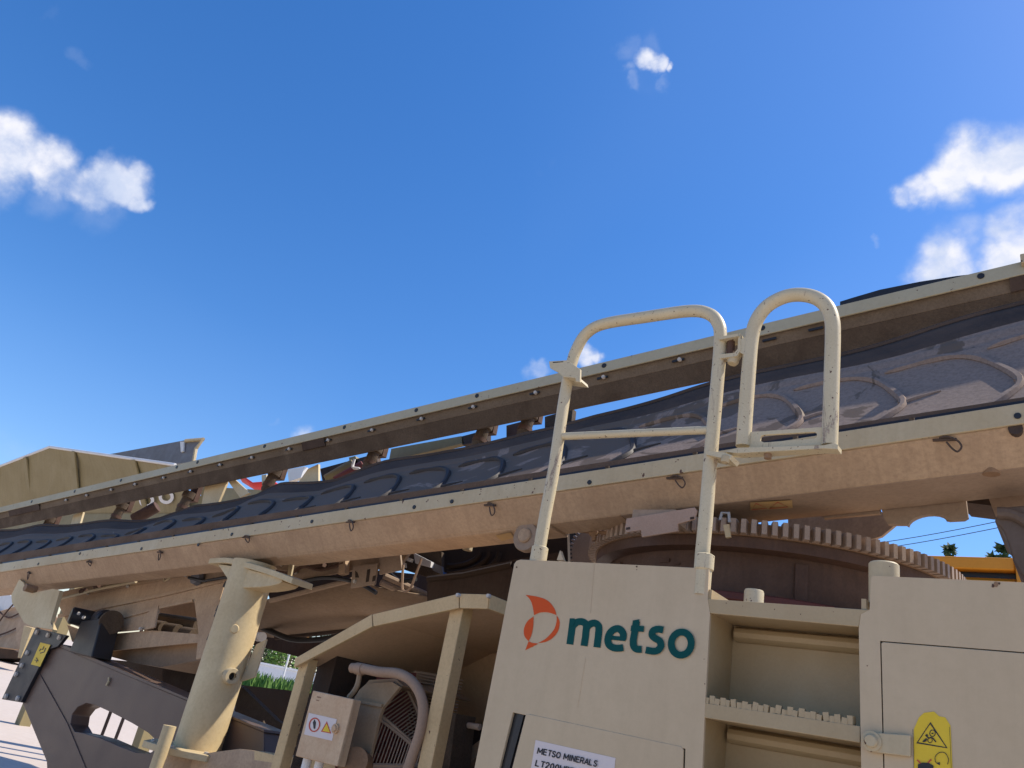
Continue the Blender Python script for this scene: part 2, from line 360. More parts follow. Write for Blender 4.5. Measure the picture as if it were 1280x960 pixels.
# ------------------------------------------------------------------ ground and far things
g = MB(); N = 24; ext = 3000
gx = [-ext, -600, -150, -60, -30, -20, -14, -10, -7, -4, -1, 2, 6, 12, 30, 120, 600, ext]
vs = [(x, y, 0) for x in gx for y in gx]; n = len(gx)
g.add(vs, [(i * n + j, (i + 1) * n + j, (i + 1) * n + j + 1, i * n + j + 1) for i in range(n - 1) for j in range(n - 1)])
tag(g.build('ground', M['ground']), kind='structure')

def leaf_tree(name, base, h, r, label, cat='tree', conical=False, n=1400, group=None, lm='leaf'):
    t = thing(name, base, label, cat, group); tr = MB(); b = V(base)
    top = b + V((.1 * r, .05 * r, h * (.96 if conical else .62)))
    tr.tube([b, b.lerp(top, .35) + V((.06 * r, 0, 0)), b.lerp(top, .7), top], [h * .022, h * .017, h * .011, h * .003], 8)
    blobs = []
    for k in range(26 if conical else 16):
        a = random.uniform(0, 6.28)
        if conical:
            q = (k + .5) / 26; z = h * (.12 + .88 * q); rr = r * (1 - q) ** .8 * random.uniform(.5, .95)
            c = b + V((math.cos(a) * rr * .8, math.sin(a) * rr * .8, z)); blobs.append((c, max(.14 * r, rr * .55)))
        else:
            z = h * random.uniform(.42, .9); rr = r * random.uniform(.2, .75) * math.sin(math.pi * min(1, (z / h - .25) / .75 + .12))
            c = b + V((math.cos(a) * rr, math.sin(a) * rr, z)); blobs.append((c, r * random.uniform(.25, .45)))
        s0 = b.lerp(top, min(1, (c.z - b.z) / h * (.9 if conical else .8)))
        tr.tube([s0, s0.lerp(c, .5) + V((0, 0, -.04 * r)), c], [h * .006, h * .004, h * .0015], 5)
    tr.build('trunk', M['bark'], t)
    cr = MB()
    for k in range(n):
        c, rr = random.choice(blobs); d = V((random.gauss(0, 1), random.gauss(0, 1), random.gauss(0, 1))).normalized() * rr * random.random() ** .4
        p = c + d; s = h * .022 * random.uniform(.6, 1.5); u = V((random.gauss(0, 1), random.gauss(0, 1), random.gauss(0, .6))).normalized(); w = u.orthogonal().normalized()
        if random.random() < .5: w = u.cross(w)
        cr.add([p - u * s, p - w * s * .5, p + u * s, p + w * s * .5], [(0, 1, 2, 3)])
    cr.build('crown', M[lm], t); return t
leaf_tree('roadside_tree', far(322, 88), 7.6, 3.6, 'dark green round tree behind the white wall, nearest the tan column', n=1500, group='trees behind the white wall')
leaf_tree('roadside_tree', far(352, 84), 7.0, 3.4, 'bushy green tree behind the white wall, in the middle of the gap under the conveyor', n=1500, group='trees behind the white wall', lm='leafl')
leaf_tree('roadside_tree', far(384, 90), 8.0, 3.8, 'dark green tree behind the white wall, nearest the tan guard post', n=1500, group='trees behind the white wall')
def tip_height(px, py, dist):
    d = ray(px, py); return EYE.z + dist * d.z / math.hypot(d.x, d.y)
def fx(px, py, dist, z=0):
    d = ray(px, py); d.z = 0; d.normalize(); return V((d.x * dist, d.y * dist, z))
for px, py, lab in ((1187, 681, 'slim conifer tip left of centre over the yellow engine cover'), (1240, 692, 'shortest slim conifer tip over the yellow engine cover'), (1253, 680, 'slim conifer tip beside the dark hanging chute, over the yellow engine cover')):
    hh = tip_height(px, py, 36)
    leaf_tree('conifer', fx(px, py, 36), hh, .30, lab, conical=True, n=1000, group='conifers beyond the yellow machine')
w0 = far(255, 72); w1 = far(430, 72); dv = (w1 - w0); nv3 = V((-dv.y, dv.x, 0)).normalized()
wl = thing('boundary_wall', w0, 'long low white rendered wall behind bright green grass', 'wall')
MB().prism([[w0, w1, w1 + V((0, 0, 2.6)), w0 + V((0, 0, 2.6))]], nv3 * .25).build('wall_face', M['wallm'], wl)
MB().prism([[w0 + V((0, 0, 2.61)) - nv3 * .08, w1 + V((0, 0, 2.61)) - nv3 * .08, w1 + V((0, 0, 2.78)) - nv3 * .08, w0 + V((0, 0, 2.78)) - nv3 * .08]], nv3 * .4).build('coping', M['wallm'], wl)
pp = far(352, 60); po = thing('marker_post', pp, 'thin white post standing in the green grass before the wall', 'post')
MB().tube([pp, pp + V((0, 0, 4.2))], .07, 8).build('shaft', M['white'], po)
MB().tube([pp + V((0, 0, 4.2)), pp + V((0, 0, 4.3))], .1, 8).build('cap', M['white'], po)
gr = MB()
for k in range(5200):
    px = random.uniform(195, 450); d = random.uniform(44, 56); p = far(px, d, 0); h = random.uniform(.8, 2.0); u = V((random.uniform(-1, 1), random.uniform(-1, 1), 0)) * .16
    q = V((random.uniform(-.5, .5), random.uniform(-.5, .5), 0)) * h * .6
    gr.add([p - u, p + u, p + q * .4 + u * .6 + V((0, 0, h * .6)), p + q + V((0, 0, h))], [(0, 1, 2), (0, 2, 3)])
tag(gr.build('grass', M['leafl']), 'bright green tall grass growing before the white wall', 'grass', kind='stuff')
rk = MB()
for k in range(420):
    p = far(random.uniform(190, 450), random.uniform(39, 44), 0); s = random.uniform(.15, .55)
    pts = [V((random.gauss(0, 1), random.gauss(0, 1), random.gauss(0, 1))).normalized() * s * random.uniform(.7, 1.1) for _ in range(9)]
    bm = bmesh.new(); [bm.verts.new(q + p + V((0, 0, s * .5 + random.random() * .5))) for q in pts]; r_ = bmesh.ops.convex_hull(bm, input=bm.verts)
    bm.verts.index_update(); ix = {v: i for i, v in enumerate(bm.verts)}
    rk.add([v.co.copy() for v in bm.verts], [tuple(ix[v] for v in f.verts) for f in bm.faces]); bm.free()
tag(rk.build('rubble', M['stone'], angle=20), 'bluish grey broken stones heaped along the foot of the grass', 'stones', kind='stuff')
for k, (a, b) in enumerate((((1000, 690), (1290, 643)), ((1000, 697), (1290, 651)))):
    da, db = ray(*a), ray(*b); A = EYE + da * 60; B = EYE + db * 50; pth = [A.lerp(B, i / 12) - V((0, 0, .25 * math.sin(math.pi * i / 12))) for i in range(13)]
    tag(MB().tube([pth[0] + (pth[0] - pth[1]) * 6] + pth + [pth[-1] + (pth[-1] - pth[-2]) * 6], .022, 5).build('power_line', M['cable']), ('upper' if k == 0 else 'lower') + ' of two thin overhead wires crossing the sky above the yellow machine', 'wire', 'overhead wires')

# yellow machine far to the right: a louvred engine cover
YY = 9.0
ym = thing('yellow_machine', V((at(1235, 720, YY).x, YY + 1, 0)), 'yellow machine with black louvred engine cover seen behind the gear ring', 'machine')
a = at(1120, 694, YY); b = at(1268, 697, YY); zt = b.z; x0, x1 = a.x - .6, b.x
top = zt; lo = top - .95
MB().prism([[(x0, YY, top), (x1, YY, top), (x1, YY, top - .13), (x0, YY, top - .13)]], (0, 2.2, 0)).build('top_panel', M['yell'], ym, .02)
MB().prism([[(x0, YY + .12, top - .131), (x1 - .01, YY + .12, top - .131), (x1 - .01, YY + .12, lo), (x0, YY + .12, lo)]], (0, 2.0, 0)).build('grille_back', M['black'], ym)
sl = None
for k in range(5):
    z = top - .24 - k * .15
    o = MB().prism([[(x0, YY, z), (x0, YY + .10, z + .05), (x0, YY + .10, z + .035), (x0, YY, z - .045)]], (x1 - x0 - .01, 0, 0)).build('louvre', M['yell'], ym)
MB().prism([[(x1 + .002, YY - .03, top + .02), (x1 + .5, YY - .03, top - .55), (x1 + .6, YY - .03, lo), (x1 + .002, YY - .03, lo)]], (0, 2.2, 0)).build('side_panel', M['yell'], ym, .02)
MB().box(((x0 + x1) / 2 + .2, YY + 1.1, lo / 2 + .15), (x1 - x0 + .6, 2.0, lo - .3)).build('body', M['yell'], ym, .03)
for k in (-1, 1): MB().lathe((((x0 + x1) / 2 + k * .55), YY + .1, .5), [(0, -.2), (.42, -.2), (.5, -.12), (.5, .12), (.42, .2), (0, .2)], 28, (0, 1, 0)).build('tyre', M['rubber'], ym)

# far tan machine at the left edge
fm = thing('tan_machine', far(-60, 17), 'second dusty tan machine partly seen behind the conveyor end at the far left', 'machine')
FY = 16.0
plate('lower_chute', M['tan'], fm, [(-70, 785), (30, 760), (62, 770), (40, 800), (26, 812), (-70, 800)], FY, .8)
plate('frame', M['tan'], fm, [(-80, 735), (20, 752), (32, 775), (-80, 792)], FY + .9, .5)
plate('white_panel', M['white'], fm, [(-20, 742), (9, 738), (22, 757), (-20, 770)], FY - .05, .04)
plate('side_post', M['tan'], fm, [(20, 775), (44, 775), (34, 806), (27, 815), (20, 800)], FY - .3, .15)
pm = MB()
for pth in ([(-10, 790), (8, 765), (20, 752)], [(-5, 760), (10, 772), (28, 764)], [(-20, 800), (10, 790), (30, 780)]): pm.tube([at(x, y, FY - .15) for x, y in smooth(pth, 4)], .035, 6)
pm.build('hose', M['rust'], fm)
MB().prism([[at(-60, 806, 19), at(6, 806, 19), at(24, 816, 19), at(26, 823, 19), at(-60, 823, 19)]], (0, 1.2, 0)).build('belt_end', M['rubber'], fm)
for x in (-60, 0): 
    q = at(x, 800, 16.5); MB().tube([q, V((q.x, q.y, 0))], .09, 8).build('leg', M['tan'], fm)

# hopper behind the conveyor
HY = 6.2
hp = thing('feed_hopper', V((at(100, 640, HY).x, HY + 1.2, 0)), 'olive cream flared feed hopper rising behind the conveyor at the left', 'hopper')
A0, A1, A2 = at(-60, 606, HY), at(62, 559, HY), at(219, 581, HY)
low = lambda p, k, dy: V((p.x + k, HY + dy, p.z - 1.5))
hl = [at(-60, 606, HY), at(62, 559, HY), at(219, 582, HY), at(262, 640, HY + .5), at(150, 668, HY + .8), at(-60, 690, HY + .8)]
def flare(pts_top, drop, inn, m, name, par, t=.012):
    top = [V(p) for p in pts_top]; lo_ = [V((p.x * 1.0, p.y + inn, drop)) for p in top]; mm = MB(); k = len(top)
    mm.add(top + lo_ + [p + V((0, t, 0)) for p in top] + [p + V((0, t, 0)) for p in lo_], [(i, i + 1, k + i + 1, k + i) for i in range(k - 1)] + [(2 * k + i, 2 * k + i + 1, 3 * k + i + 1, 3 * k + i) for i in range(k - 1)] + [(i, i + 1, 2 * k + i + 1, 2 * k + i) for i in range(k - 1)] + [(0, k, 3 * k, 2 * k), (k - 1, 2 * k - 1, 4 * k - 1, 3 * k - 1)])
    return mm.build(name, m, par)
flare([A0, A1, A2], at(62, 640, HY + .5).z, .55, M['hop'], 'side_wall', hp)
sunlit_rim = MB(); sunlit_rim.tube([A0, A1 + V((0, 0, .005)), A2], .026, 8); sunlit_rim.build('sunlit_rim', M['white'], hp)  # white colour stands in for sunlight along the top edge
zlo = at(62, 640, HY + .5).z
for px_, py_ in ((-6, 585), (30, 573), (90, 564), (165, 574)):
    q = at(px_, py_, HY); u_ = (q.x - A0.x) / (A1.x - A0.x); u2 = (q.x - A1.x) / (A2.x - A1.x); zt_r = A0.z + (A1.z - A0.z) * u_ if u_ < 1 else A1.z + (A2.z - A1.z) * u2
    tp = V((q.x, HY + .012, zt_r - .03)); bt = V((q.x, HY + .562, zlo))
    d = bt - tp; mm = MB(); mm.prism([[tp, tp + V((.15, 0, 0)), bt + V((.15, 0, 0)), bt]], (0, -.045, .0)); mm.build('rib', M['hop'], hp, .012)
MB().prism([[V((-8.6, HY + .56, zlo - 1.0)), V((at(300, 640, HY + .56).x, HY + .56, zlo - 1.0)), V((at(250, 605, HY + .56).x, HY + .56, zlo + .45)), V((-9.0, HY + .56, zlo + .3))]], (0, .7, 0)).build('lower_body', M['hop'], hp)
for cx, cy, rr in ((208.5, 621.5, 7.5), (184, 626, 7.5)):
    lm_ = MB()
    for quad in ribbon(ell(cx, cy, rr, rr * .92, 20), 4.0, True):
        pq = []
        for q in quad:
            p = at(q[0], q[1], HY + .4)
            for _ in range(8):
                u_ = (p.x - A1.x) / (A2.x - A1.x); zt_r = A1.z + (A2.z - A1.z) * min(u_, 1); p = at(q[0], q[1], HY + .55 * (zt_r - p.z) / (zt_r - zlo))
            pq.append(p - V((0, .012, 0)))
        lm_.add(pq, [(0, 1, 2, 3)])
    lm_.build('letter_ring', M['white'], hp)
# grey wing plate
WYp = 7.4
wg = plate('wing_plate', M['wing'], hp, [(130, 569), (238, 549), (251, 549), (243, 562), (240, 577), (150, 590)], WYp, .05)
MB().tube([at(232, 551, WYp - .02), at(254, 549, WYp - .02), at(245, 561, WYp - .02), at(242, 577, WYp - .02)], .035, 6).build('edge_bead', M['flange'], wg)
plate('plate_lug', M['white'], wg, [(225, 552), (230, 552), (229, 564), (226, 565)], WYp - .04, .03)
q = at(170, 660, HY + 1); 
for dx in (-2.5, 1.5): MB().box((q.x + dx, HY + 1.6, (zlo - 1) / 2), (.2, .2, zlo - 1)).build('leg', M['hop'], hp)

MB().prism([[V((A0.x - .4, HY + .57, zlo - .35)), V((-9.0, HY + .57, zlo - .45)), V((-9.0, HY + .57, zlo + .3)), V((A0.x - .4, HY + .57, zlo + .25))]], (0, .04, 0)).build('lower_skirt', M['hop'], hp)
# red sheet and white bags behind the conveyor rail
rs = MB(); y_ = 8.2
rows = [[(300, 592), (316, 603), (340, 601)], [(300, 596), (318, 609), (345, 603)], [(304, 602), (322, 613), (348, 605)]]
pts = [at(x, y, y_ + .12 * i) for i, r_ in enumerate(rows) for x, y in r_]
rs.add(pts, [(i * 3 + j, i * 3 + j + 1, i * 3 + j + 4, i * 3 + j + 3) for i in range(2) for j in range(2)]); o = rs.build('red_sheet', M['cloth']); md = o.modifiers.new('t', 'SOLIDIFY'); md.thickness = .02
tag(o, 'small bright red sheet seen between the conveyor rail and belt', 'sheet')
sp = thing('side_post_frame', at(340, 610, 7.8), 'pale steel frame standing behind the conveyor, seen through the gaps under the rail', 'frame')
for quad in ([(254, 604), (262, 602), (272, 625), (252, 628)], [(280, 622), (290, 612), (302, 622), (282, 630)], [(359, 587), (381, 583), (376, 597), (361, 602)]):
    plate('panel', M['white'], sp, quad, 7.8, .08)
plate('post', M['flange'], sp, [(327, 594), (333, 593), (333, 616), (328, 618)], 7.6, .06)
plate('top_bar', M['flange'], sp, [(300, 590), (420, 563), (420, 566), (300, 594)], 7.9, .06)
for x in (330, 366): 
    q = at(x, 612, 7.85); MB().box((q.x, 7.9, q.z / 2), (.09, .09, q.z)).build('leg', M['flange'], sp)

# ------------------------------------------------------------------ the conveyor
RY, BY = 3.7, 2.9
X0, X1 = -13.0, 1.4
cv = thing('feed_conveyor', (-4, 3.3, 0), 'long dusty cream belt conveyor sloping up across the whole picture over the machine', 'conveyor')
XL = at(0, 709, BY).x - 1.2
# far rail: bright outer flange, channel face with slots, dirty lower lip
f0, f1 = zr(640, 480, RY), zr(640, 491.5, RY)
c1 = zr(640, 505, RY + .05); d1 = zr(640, 527.5, RY + .10)
MB().extr([(RY, f0), (RY, f1), (RY + .012, f1), (RY + .012, f0 - .012), (RY + .16, f0 - .012), (RY + .16, f0)], X0, X1).build('far_rail', M['rail'], cv, .003)
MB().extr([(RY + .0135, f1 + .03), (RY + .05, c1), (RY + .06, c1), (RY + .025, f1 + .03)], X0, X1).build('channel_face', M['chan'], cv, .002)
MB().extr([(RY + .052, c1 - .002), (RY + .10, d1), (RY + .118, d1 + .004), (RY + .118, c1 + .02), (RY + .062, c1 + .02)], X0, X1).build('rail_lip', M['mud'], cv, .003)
bb = MB().lathe((0, 0, 0), [(0, -.012), (.011, -.012), (.013, -.006), (.013, .004), (0, .004)], 10, (0, 1, 0)); ob = bb.build('bolt', M['bolt']); BOLT = ob.data; bpy.data.objects.remove(ob)
sb = MB().box((0, 0, 0), (.075, .008, .013)); ob = sb.build('slot', M['black']); SLOT = ob.data; bpy.data.objects.remove(ob)
hb = MB().lathe((0, 0, 0), [(0, -.004), (.016, -.004), (.016, .002), (0, .002)], 10, (0, 1, 0)); ob = hb.build('bolt_hole', M['black']); HOLE = ob.data; bpy.data.objects.remove(ob)
rotc = (0, -math.atan(SL), 0)
fz = (f1 + .03 + c1) / 2 - .012
for px in (78, 104, 135, 165, 201, 235, 272, 312, 359, 408, 463, 525, 590, 668, 753, 848, 962, 1020):
    x = at(px, 634 - .241 * px + 22, RY + .03).x
    piece('slot', SLOT, cv, (x, RY + .026, fz + SL * x), rotc)
    if px < 900: piece('bolt', BOLT, cv, (x + .012, RY + .022, fz + SL * x), rotc)
for px in (38, 92, 150, 220, 246, 330, 430, 520, 596, 755, 953, 1226):
    x = at(px, 634 - .241 * px + 6, RY).x
    piece('bolt_hole', HOLE, cv, (x, RY, f0 - .028 + SL * x))
for (a, b) in ((372, 400), (2, 40), (1262, 1300)):
    xa, xb = at(a, 634 - .241 * a + 22, RY).x, at(b, 634 - .241 * b + 22, RY).x
    MB().extr([(RY + .004, f1 - .002), (RY + .04, c1 - .004), (RY + .055, c1 - .004), (RY + .013, f1 - .002)], xa, xb).build('splice_plate', M['dark2'], cv)
q = at(1275, 331, RY); MB().box((q.x + .03, RY - .02, q.z + .01), (.05, .04, .05)).build('end_bracket', M['flange'], cv, .004)
hp_ = [(1050, 377), (1066, 372), (1100, 362), (1150, 352), (1195, 345), (1212, 343), (1212, 352), (1050, 386)]
plate('rubber_flap', M['black'], cv, hp_, RY + .2, .4)
for pp_ in ([(385, 586), (398, 580), (398, 604), (372, 604)], [(257, 604), (284, 596), (283, 604), (272, 630), (252, 630)], [(284, 600), (292, 598), (312, 616), (300, 622)], [(92, 644), (104, 640), (100, 654), (88, 656)]):
    plate('rail_post', M['olive'], cv, pp_, RY + .16, .02)
for px, py in ((70, 650), (160, 633), (243, 620), (350, 592), (476, 563), (612, 534), (668, 520)):
    p = at(px, py, RY + .30); s_ = .05
    MB().box((p.x, RY + .30, p.z + .05), (.12, .05, .22)).build('idler_bracket', M['rust'], cv, .004)
    i_ = MB().lathe((p.x + .01, RY + .24, p.z), [(0, -.20), (.035, -.20), (.045, -.18), (.045, -.05), (.06, -.04), (.06, .02)], 16, (.1, .12, 1)).build('idler', M['mud'], cv)
    MB().lathe((p.x + .01, RY + .24, p.z), [(.046, -.15), (.052, -.15), (.052, -.12), (.046, -.12)], 16, (.1, .12, 1)).build('seal_ring', M['rust'], i_)
for px, py, c in ((181, 640, 'rust'), (425, 590, 'hop'), (437, 592, 'redf')):
    p = at(px, py, RY + .4); MB().tube([p - V((.07, .05, .1)), p + V((.09, .06, .08))], .06, 14).build('tail_motor', M[c], cv, .01)
MB().tube([at(*q, RY + .3) for q in smooth([(443, 574), (441, 584), (449, 586), (451, 590), (462, 588)], 5)], .012, 6).build('loose_cable', M['white'], cv)
for pts, mm_, nm in (([(486, 576), (489, 561), (577, 545), (580, 554), (520, 568)], 'hop', 'far_panel'), ([(577, 545.5), (609, 537), (609, 551), (578, 556)], 'dark2', 'far_bracket'), ([(633, 532), (652, 527), (652, 544), (633, 549)], 'rust', 'far_bracket'), ([(681, 521), (716, 511), (714, 530), (681, 538)], 'mud', 'far_bracket'), ([(400, 586), (470, 567), (474, 590), (404, 606)], 'dark2', 'far_bracket'), ([(436, 572), (444, 570), (452, 588), (440, 590)], 'hop', 'far_bracket')):
    plate(nm, M[mm_], cv, pts, RY + .55, .05)
# near side beam
b0, b1 = zr(640, 604, BY), zr(640, 622, BY); fo = zr(640, 660, BY + .12)
MB().extr([(BY, b0), (BY, b1), (BY + .012, b1), (BY + .012, b0 - .012), (BY + .05, b0 - .012), (BY + .05, b0)], XL, X1).build('side_flange', M['flange'], cv, .003)
MB().extr([(BY + .0135, b1 + .03), (BY + .0135, b1 - .004), (BY + .12, fo), (BY + .13, fo), (BY + .13, b1 + .03)], XL, X1).build('side_beam', M['tan'], cv, .004)
xr = at(800, 640, BY + .3).x
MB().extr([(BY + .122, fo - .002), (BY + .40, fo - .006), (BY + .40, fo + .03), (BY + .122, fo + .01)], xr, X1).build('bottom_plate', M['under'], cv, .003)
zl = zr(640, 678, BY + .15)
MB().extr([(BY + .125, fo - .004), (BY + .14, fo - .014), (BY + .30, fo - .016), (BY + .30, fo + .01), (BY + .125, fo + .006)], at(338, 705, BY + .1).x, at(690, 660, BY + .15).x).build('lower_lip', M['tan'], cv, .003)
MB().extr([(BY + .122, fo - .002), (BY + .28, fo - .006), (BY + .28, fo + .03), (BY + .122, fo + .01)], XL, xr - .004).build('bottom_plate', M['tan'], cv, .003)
# skirt strip, dark gap and its clips
sk = MB(); XS = [XL + (X1 - XL) * i / 60 for i in range(61)]; vs = []
for x in XS:
    t = min(1, max(0, (x + 8) / 8)); h = .085 - .062 * t
    for y, z in ((BY + .035, b0 + .018), (BY + .045, b0 + .018 + h), (BY + .055, b0 + .018 + h), (BY + .05, b0 - .02)): vs.append((x, y, z + SL * x))
sk.add(vs, [(i * 4 + j, i * 4 + 4 + j, i * 4 + 4 + (j + 1) % 4, i * 4 + (j + 1) % 4) for i in range(60) for j in range(4)]); sk.build('skirt', M['skirt'], cv)
MB().extr([(BY + .02, b0 - .004), (BY + .033, b0 - .004), (BY + .033, b0 + .021), (BY + .026, b0 + .021)], XL, X1).build('dark_gap_strip', M['black'], cv)  # black strip standing in for the shaded gap above the flange
x = XL + .3; k = 0
while x < X1:
    MB().box((x, BY + .02, b0 + .010 + SL * x), (.018, .02, .014)).build('clip', M['mud'], cv); x += .42
# hanging linch pins, stickers and holes on the beam
nn = V((0, -(b1 - fo), -.1065)).normalized()
def on_face(px, py):            # a point on the slanted beam face
    p = at(px, py, BY + .06); 
    for _ in range(6):
        zz = p.z - SL * p.x; y = BY + .0135 + (b1 - .004 - zz) / (b1 - .004 - fo) * .1065; p = at(px, py, min(max(y, BY), BY + .15))
    return p
for px, py in ((38, 716), (113, 702), (202, 690), (309, 671), (440, 652), (615, 631), (846, 597), (1184, 549)):
    p = on_face(px, py) + nn * .009; s = .034; rq = random.uniform(-.5, .5)
    pin = MB().tube([p + V((-.045, .004, .004)), p + V((.03, -.003, .0))], .006, 8).build('linch_pin', M['pinm'], cv)
    loop = [p + Matrix.Rotation(rq, 3, 'Y') @ V(q) * .8 for q in ((-.03, -.006, .006), (.0, -.012, .012), (.04, -.014, -.004), (.06, -.012, -.032), (.045, -.006, -.055), (.022, -.006, -.04), (.0, -.008, -.012))]
    MB().tube([V(q) for q in smooth([tuple(q) for q in loop], 4)], .0035, 6).build('ring', M['pinm'], pin)
for px, py in ((48, 705), (100, 692), (177, 686), (248, 681), (290, 668), (390, 652), (518, 634), (565, 627), (737, 603), (1272, 520)):
    piece('bolt_hole', HOLE, cv, at(px, py, BY), rotc).scale = (.7, 1, .7)
q = at(1270, 538, BY + .03); MB().lathe(tuple(q), [(0, -.02), (.022, -.02), (.022, .02), (0, .02)], 14, (0, 1, 0)).build('peg', M['dark2'], cv)
q = at(1239, 591, BY + .14); MB().lathe(tuple(q + V((0, 0, .006))), [(0, -.012), (.028, -.012), (.032, .02)], 18, (0, 0, 1)).build('drain_plug', M['gear'], cv)
# faded stickers
uz = fo - .0035
def on_under(px, py):
    p = at(px, py, BY + .2)
    for _ in range(8): p = atZ(px, py, uz + SL * p.x)
    return p
def under_flat(name, mat, par, polys, lift):
    m = MB()
    for pl_ in polys: m.add([on_under(*q) - V((0, 0, lift)) for q in pl_], [tuple(range(len(pl_)))])
    return m.build(name, mat, par)
under_flat('sticker', M['yelf'], cv, [[(620, 665.5), (639, 661.5), (643, 668), (628, 673)]], .016)
st = under_flat('sticker', M['yelf'], cv, [[(938, 627), (990, 624), (991, 634), (938, 637)]], .004)
under_flat('triangle_mark', M['redink'], st, ribbon([(940, 635.5), (945, 627.5), (959, 633.5)], 1.0, True) + ribbon([(962, 634), (972, 626), (985, 632)], .9, True), .006)
# welded brackets under the beam
zb = lambda px, py: at(px, py, BY + .41)
plate('half_round_bracket', M['under'], cv, [(1098, 622), (1206, 614), (1210, 646), (1205, 649), (1186, 650), (1182, 649)] + [(1159 + 24 * math.cos(t), 654 - 11 * math.sin(t) - 3 * math.cos(t)) for t in [math.pi * i / 10 for i in range(0, 11)]] + [(1132, 655), (1110, 655), (1105, 648)], BY + .41, .03)
plate('half_round_bracket', M['under'], cv, [(1000, 630), (1100, 622), (1100, 642), (1030, 648), (1024, 642), (1020, 634)], BY + .415, .02)
plate('cross_member', M['dark2'], cv, [(1196, 618), (1292, 607), (1292, 632), (1240, 632), (1206, 628)], BY + .75, .2)
plate('corner_block', M['under'], cv, [(1234, 618), (1292, 610), (1292, 634), (1240, 634)], BY + .5, .2)
plate('chute_plate', M['tan'], cv, [(985, 640), (1096, 634), (1119, 656), (1102, 670), (1040, 690), (985, 680)], BY + 1.5, .03)
# mounting ear at the left end
plate('mount_ear', M['olive'], cv, [(24, 724), (29, 728), (32, 734), (38, 735), (42, 741), (66, 736), (75, 738), (63, 778), (67, 787), (39, 783), (30, 778), (15, 753), (14, 744)], BY + .06, .03)
plate('ear_flange', M['olive'], cv, [(30, 782), (40, 785), (26, 822), (22, 822)], BY + .36, .1)
MB().lathe(tuple(at(39, 736, BY + .04)), [(0, -.05), (.03, -.05), (.03, .04), (0, .04)], 12, (0, 1, 0)).build('pivot_pin', M['gear'], cv)
# pivot boss and tie rods
q = at(657, 671, BY + .12)
MB().lathe(tuple(q), [(0, -.006), (.068, -.006), (.072, .002), (.072, .03), (0, .03)], 28, (0, 1, 0)).build('boss', M['under'], cv)
MB().lathe(tuple(q - V((0, .008, -.005))), [(0, -.012), (.03, -.012), (.036, -.006), (.036, .01), (0, .01)], 24, (0, 1, 0)).build('pivot_pin', M['tan'], cv)
cov = plate('cover_plate', M['plate'], cv, [(783, 648), (868, 634), (871, 638), (868, 649), (847, 655), (847, 664), (802, 671.5), (801, 663), (783, 665.5), (781, 660)], BY - .01, .012, bevel=.002)
for px, py in ((785, 661), (865, 648)): print_flat('slot', M['dark2'], cov, [[(px - 2.5, py - 1.6), (px + 2.5, py - 2.4), (px + 2.8, py + .6), (px - 2.3, py + 1.4)]], BY - .01)
MB().box(tuple(at(828, 652, BY + .1)), (.2, .18, .05)).build('cover_hanger', M['under'], cv)
MB().tube([at(690, 661, BY + .3), at(770, 667, BY + .3)], .01, 8).build('tie_rod', M['gear'], cv)
MB().tube([at(742, 665, BY + .28), at(743, 676, BY + .28)], .012, 8).build('eye_bolt', M['gear'], cv)
MB().lathe(tuple(at(742, 666, BY + .28)), [(.010, -.008), (.022, -.008), (.022, .008), (.010, .008)], 14, (0, 1, 0)).build('eye_ring', M['gear'], cv)
# shackle hanging at the ladder
shp = at(906, 650, BY + .1)
MB().tube([shp + V((-.02, 0, .0)), shp + V((-.015, 0, .03)), shp + V((.015, 0, .03)), shp + V((.022, 0, -.01))], .007, 8).build('shackle', M['steel'], cv)
plate('strap', M['olive'], cv, [(904, 656), (911, 655), (913, 671), (907, 672)], BY + .08, .012)

# belt
top = [(-60, 672), (0, 664), (50, 658), (100, 655), (160, 651), (200, 649), (222, 642), (245, 632), (280, 627), (320, 621), (336, 613), (352, 606.5), (395, 602), (420, 599), (448, 589), (480, 580), (520, 572), (560, 563), (600, 556), (640, 549), (690, 537), (740, 521), (800, 505), (900, 480), (960, 464), (1030, 446), (1140, 419), (1280, 381), (1420, 342)]
YB0, YB1 = BY + .07, 3.62
tp = [at(x, y, YB1) for x, y in top]
def topz(x):
    if x <= tp[0].x: return tp[0].z - SL * tp[0].x
    for a, b in zip(tp, tp[1:]):
        if x <= b.x: u = (x - a.x) / (b.x - a.x); return (a.z - SL * a.x) * (1 - u) + (b.z - SL * b.x) * u
    return tp[-1].z - SL * tp[-1].x
def belt_pt(x, v, lift=0.0):
    zt = topz(x); zb_ = b0 + .02
    y = YB0 + (YB1 - YB0) * v; bul = math.sin(math.pi * v) * (-.035)
    rip = .012 * math.sin(x * 5.1 + v * 3) * v + .018 * mnoise.noise(V((x * 1.7, v * 2, 3))) * v
    z = zb_ + (zt - zb_) * v + bul + rip + SL * x
    if v > .86: z -= .0
    n = V((0, -(zt - zb_), (YB1 - YB0))).normalized()
    return V((x, y, z)) + n * lift
NX, NV = 320, 32; XA, XB = XL - 3.0, X1 - .2
vs = []; fs = []
for i in range(NX + 1):
    x = XA + (XB - XA) * i / NX
    for j in range(NV + 1):
        v = j / NV; lf = 0
        if j in (22, 25, 28, 30): lf = .009
        if j in (23, 24, 26, 27, 29): lf = -.005
        vs.append(belt_pt(x, v, lf))
m_ = MB(); m_.add(vs, [(i * (NV + 1) + j, (i + 1) * (NV + 1) + j, (i + 1) * (NV + 1) + j + 1, i * (NV + 1) + j + 1) for i in range(NX) for j in range(NV)])
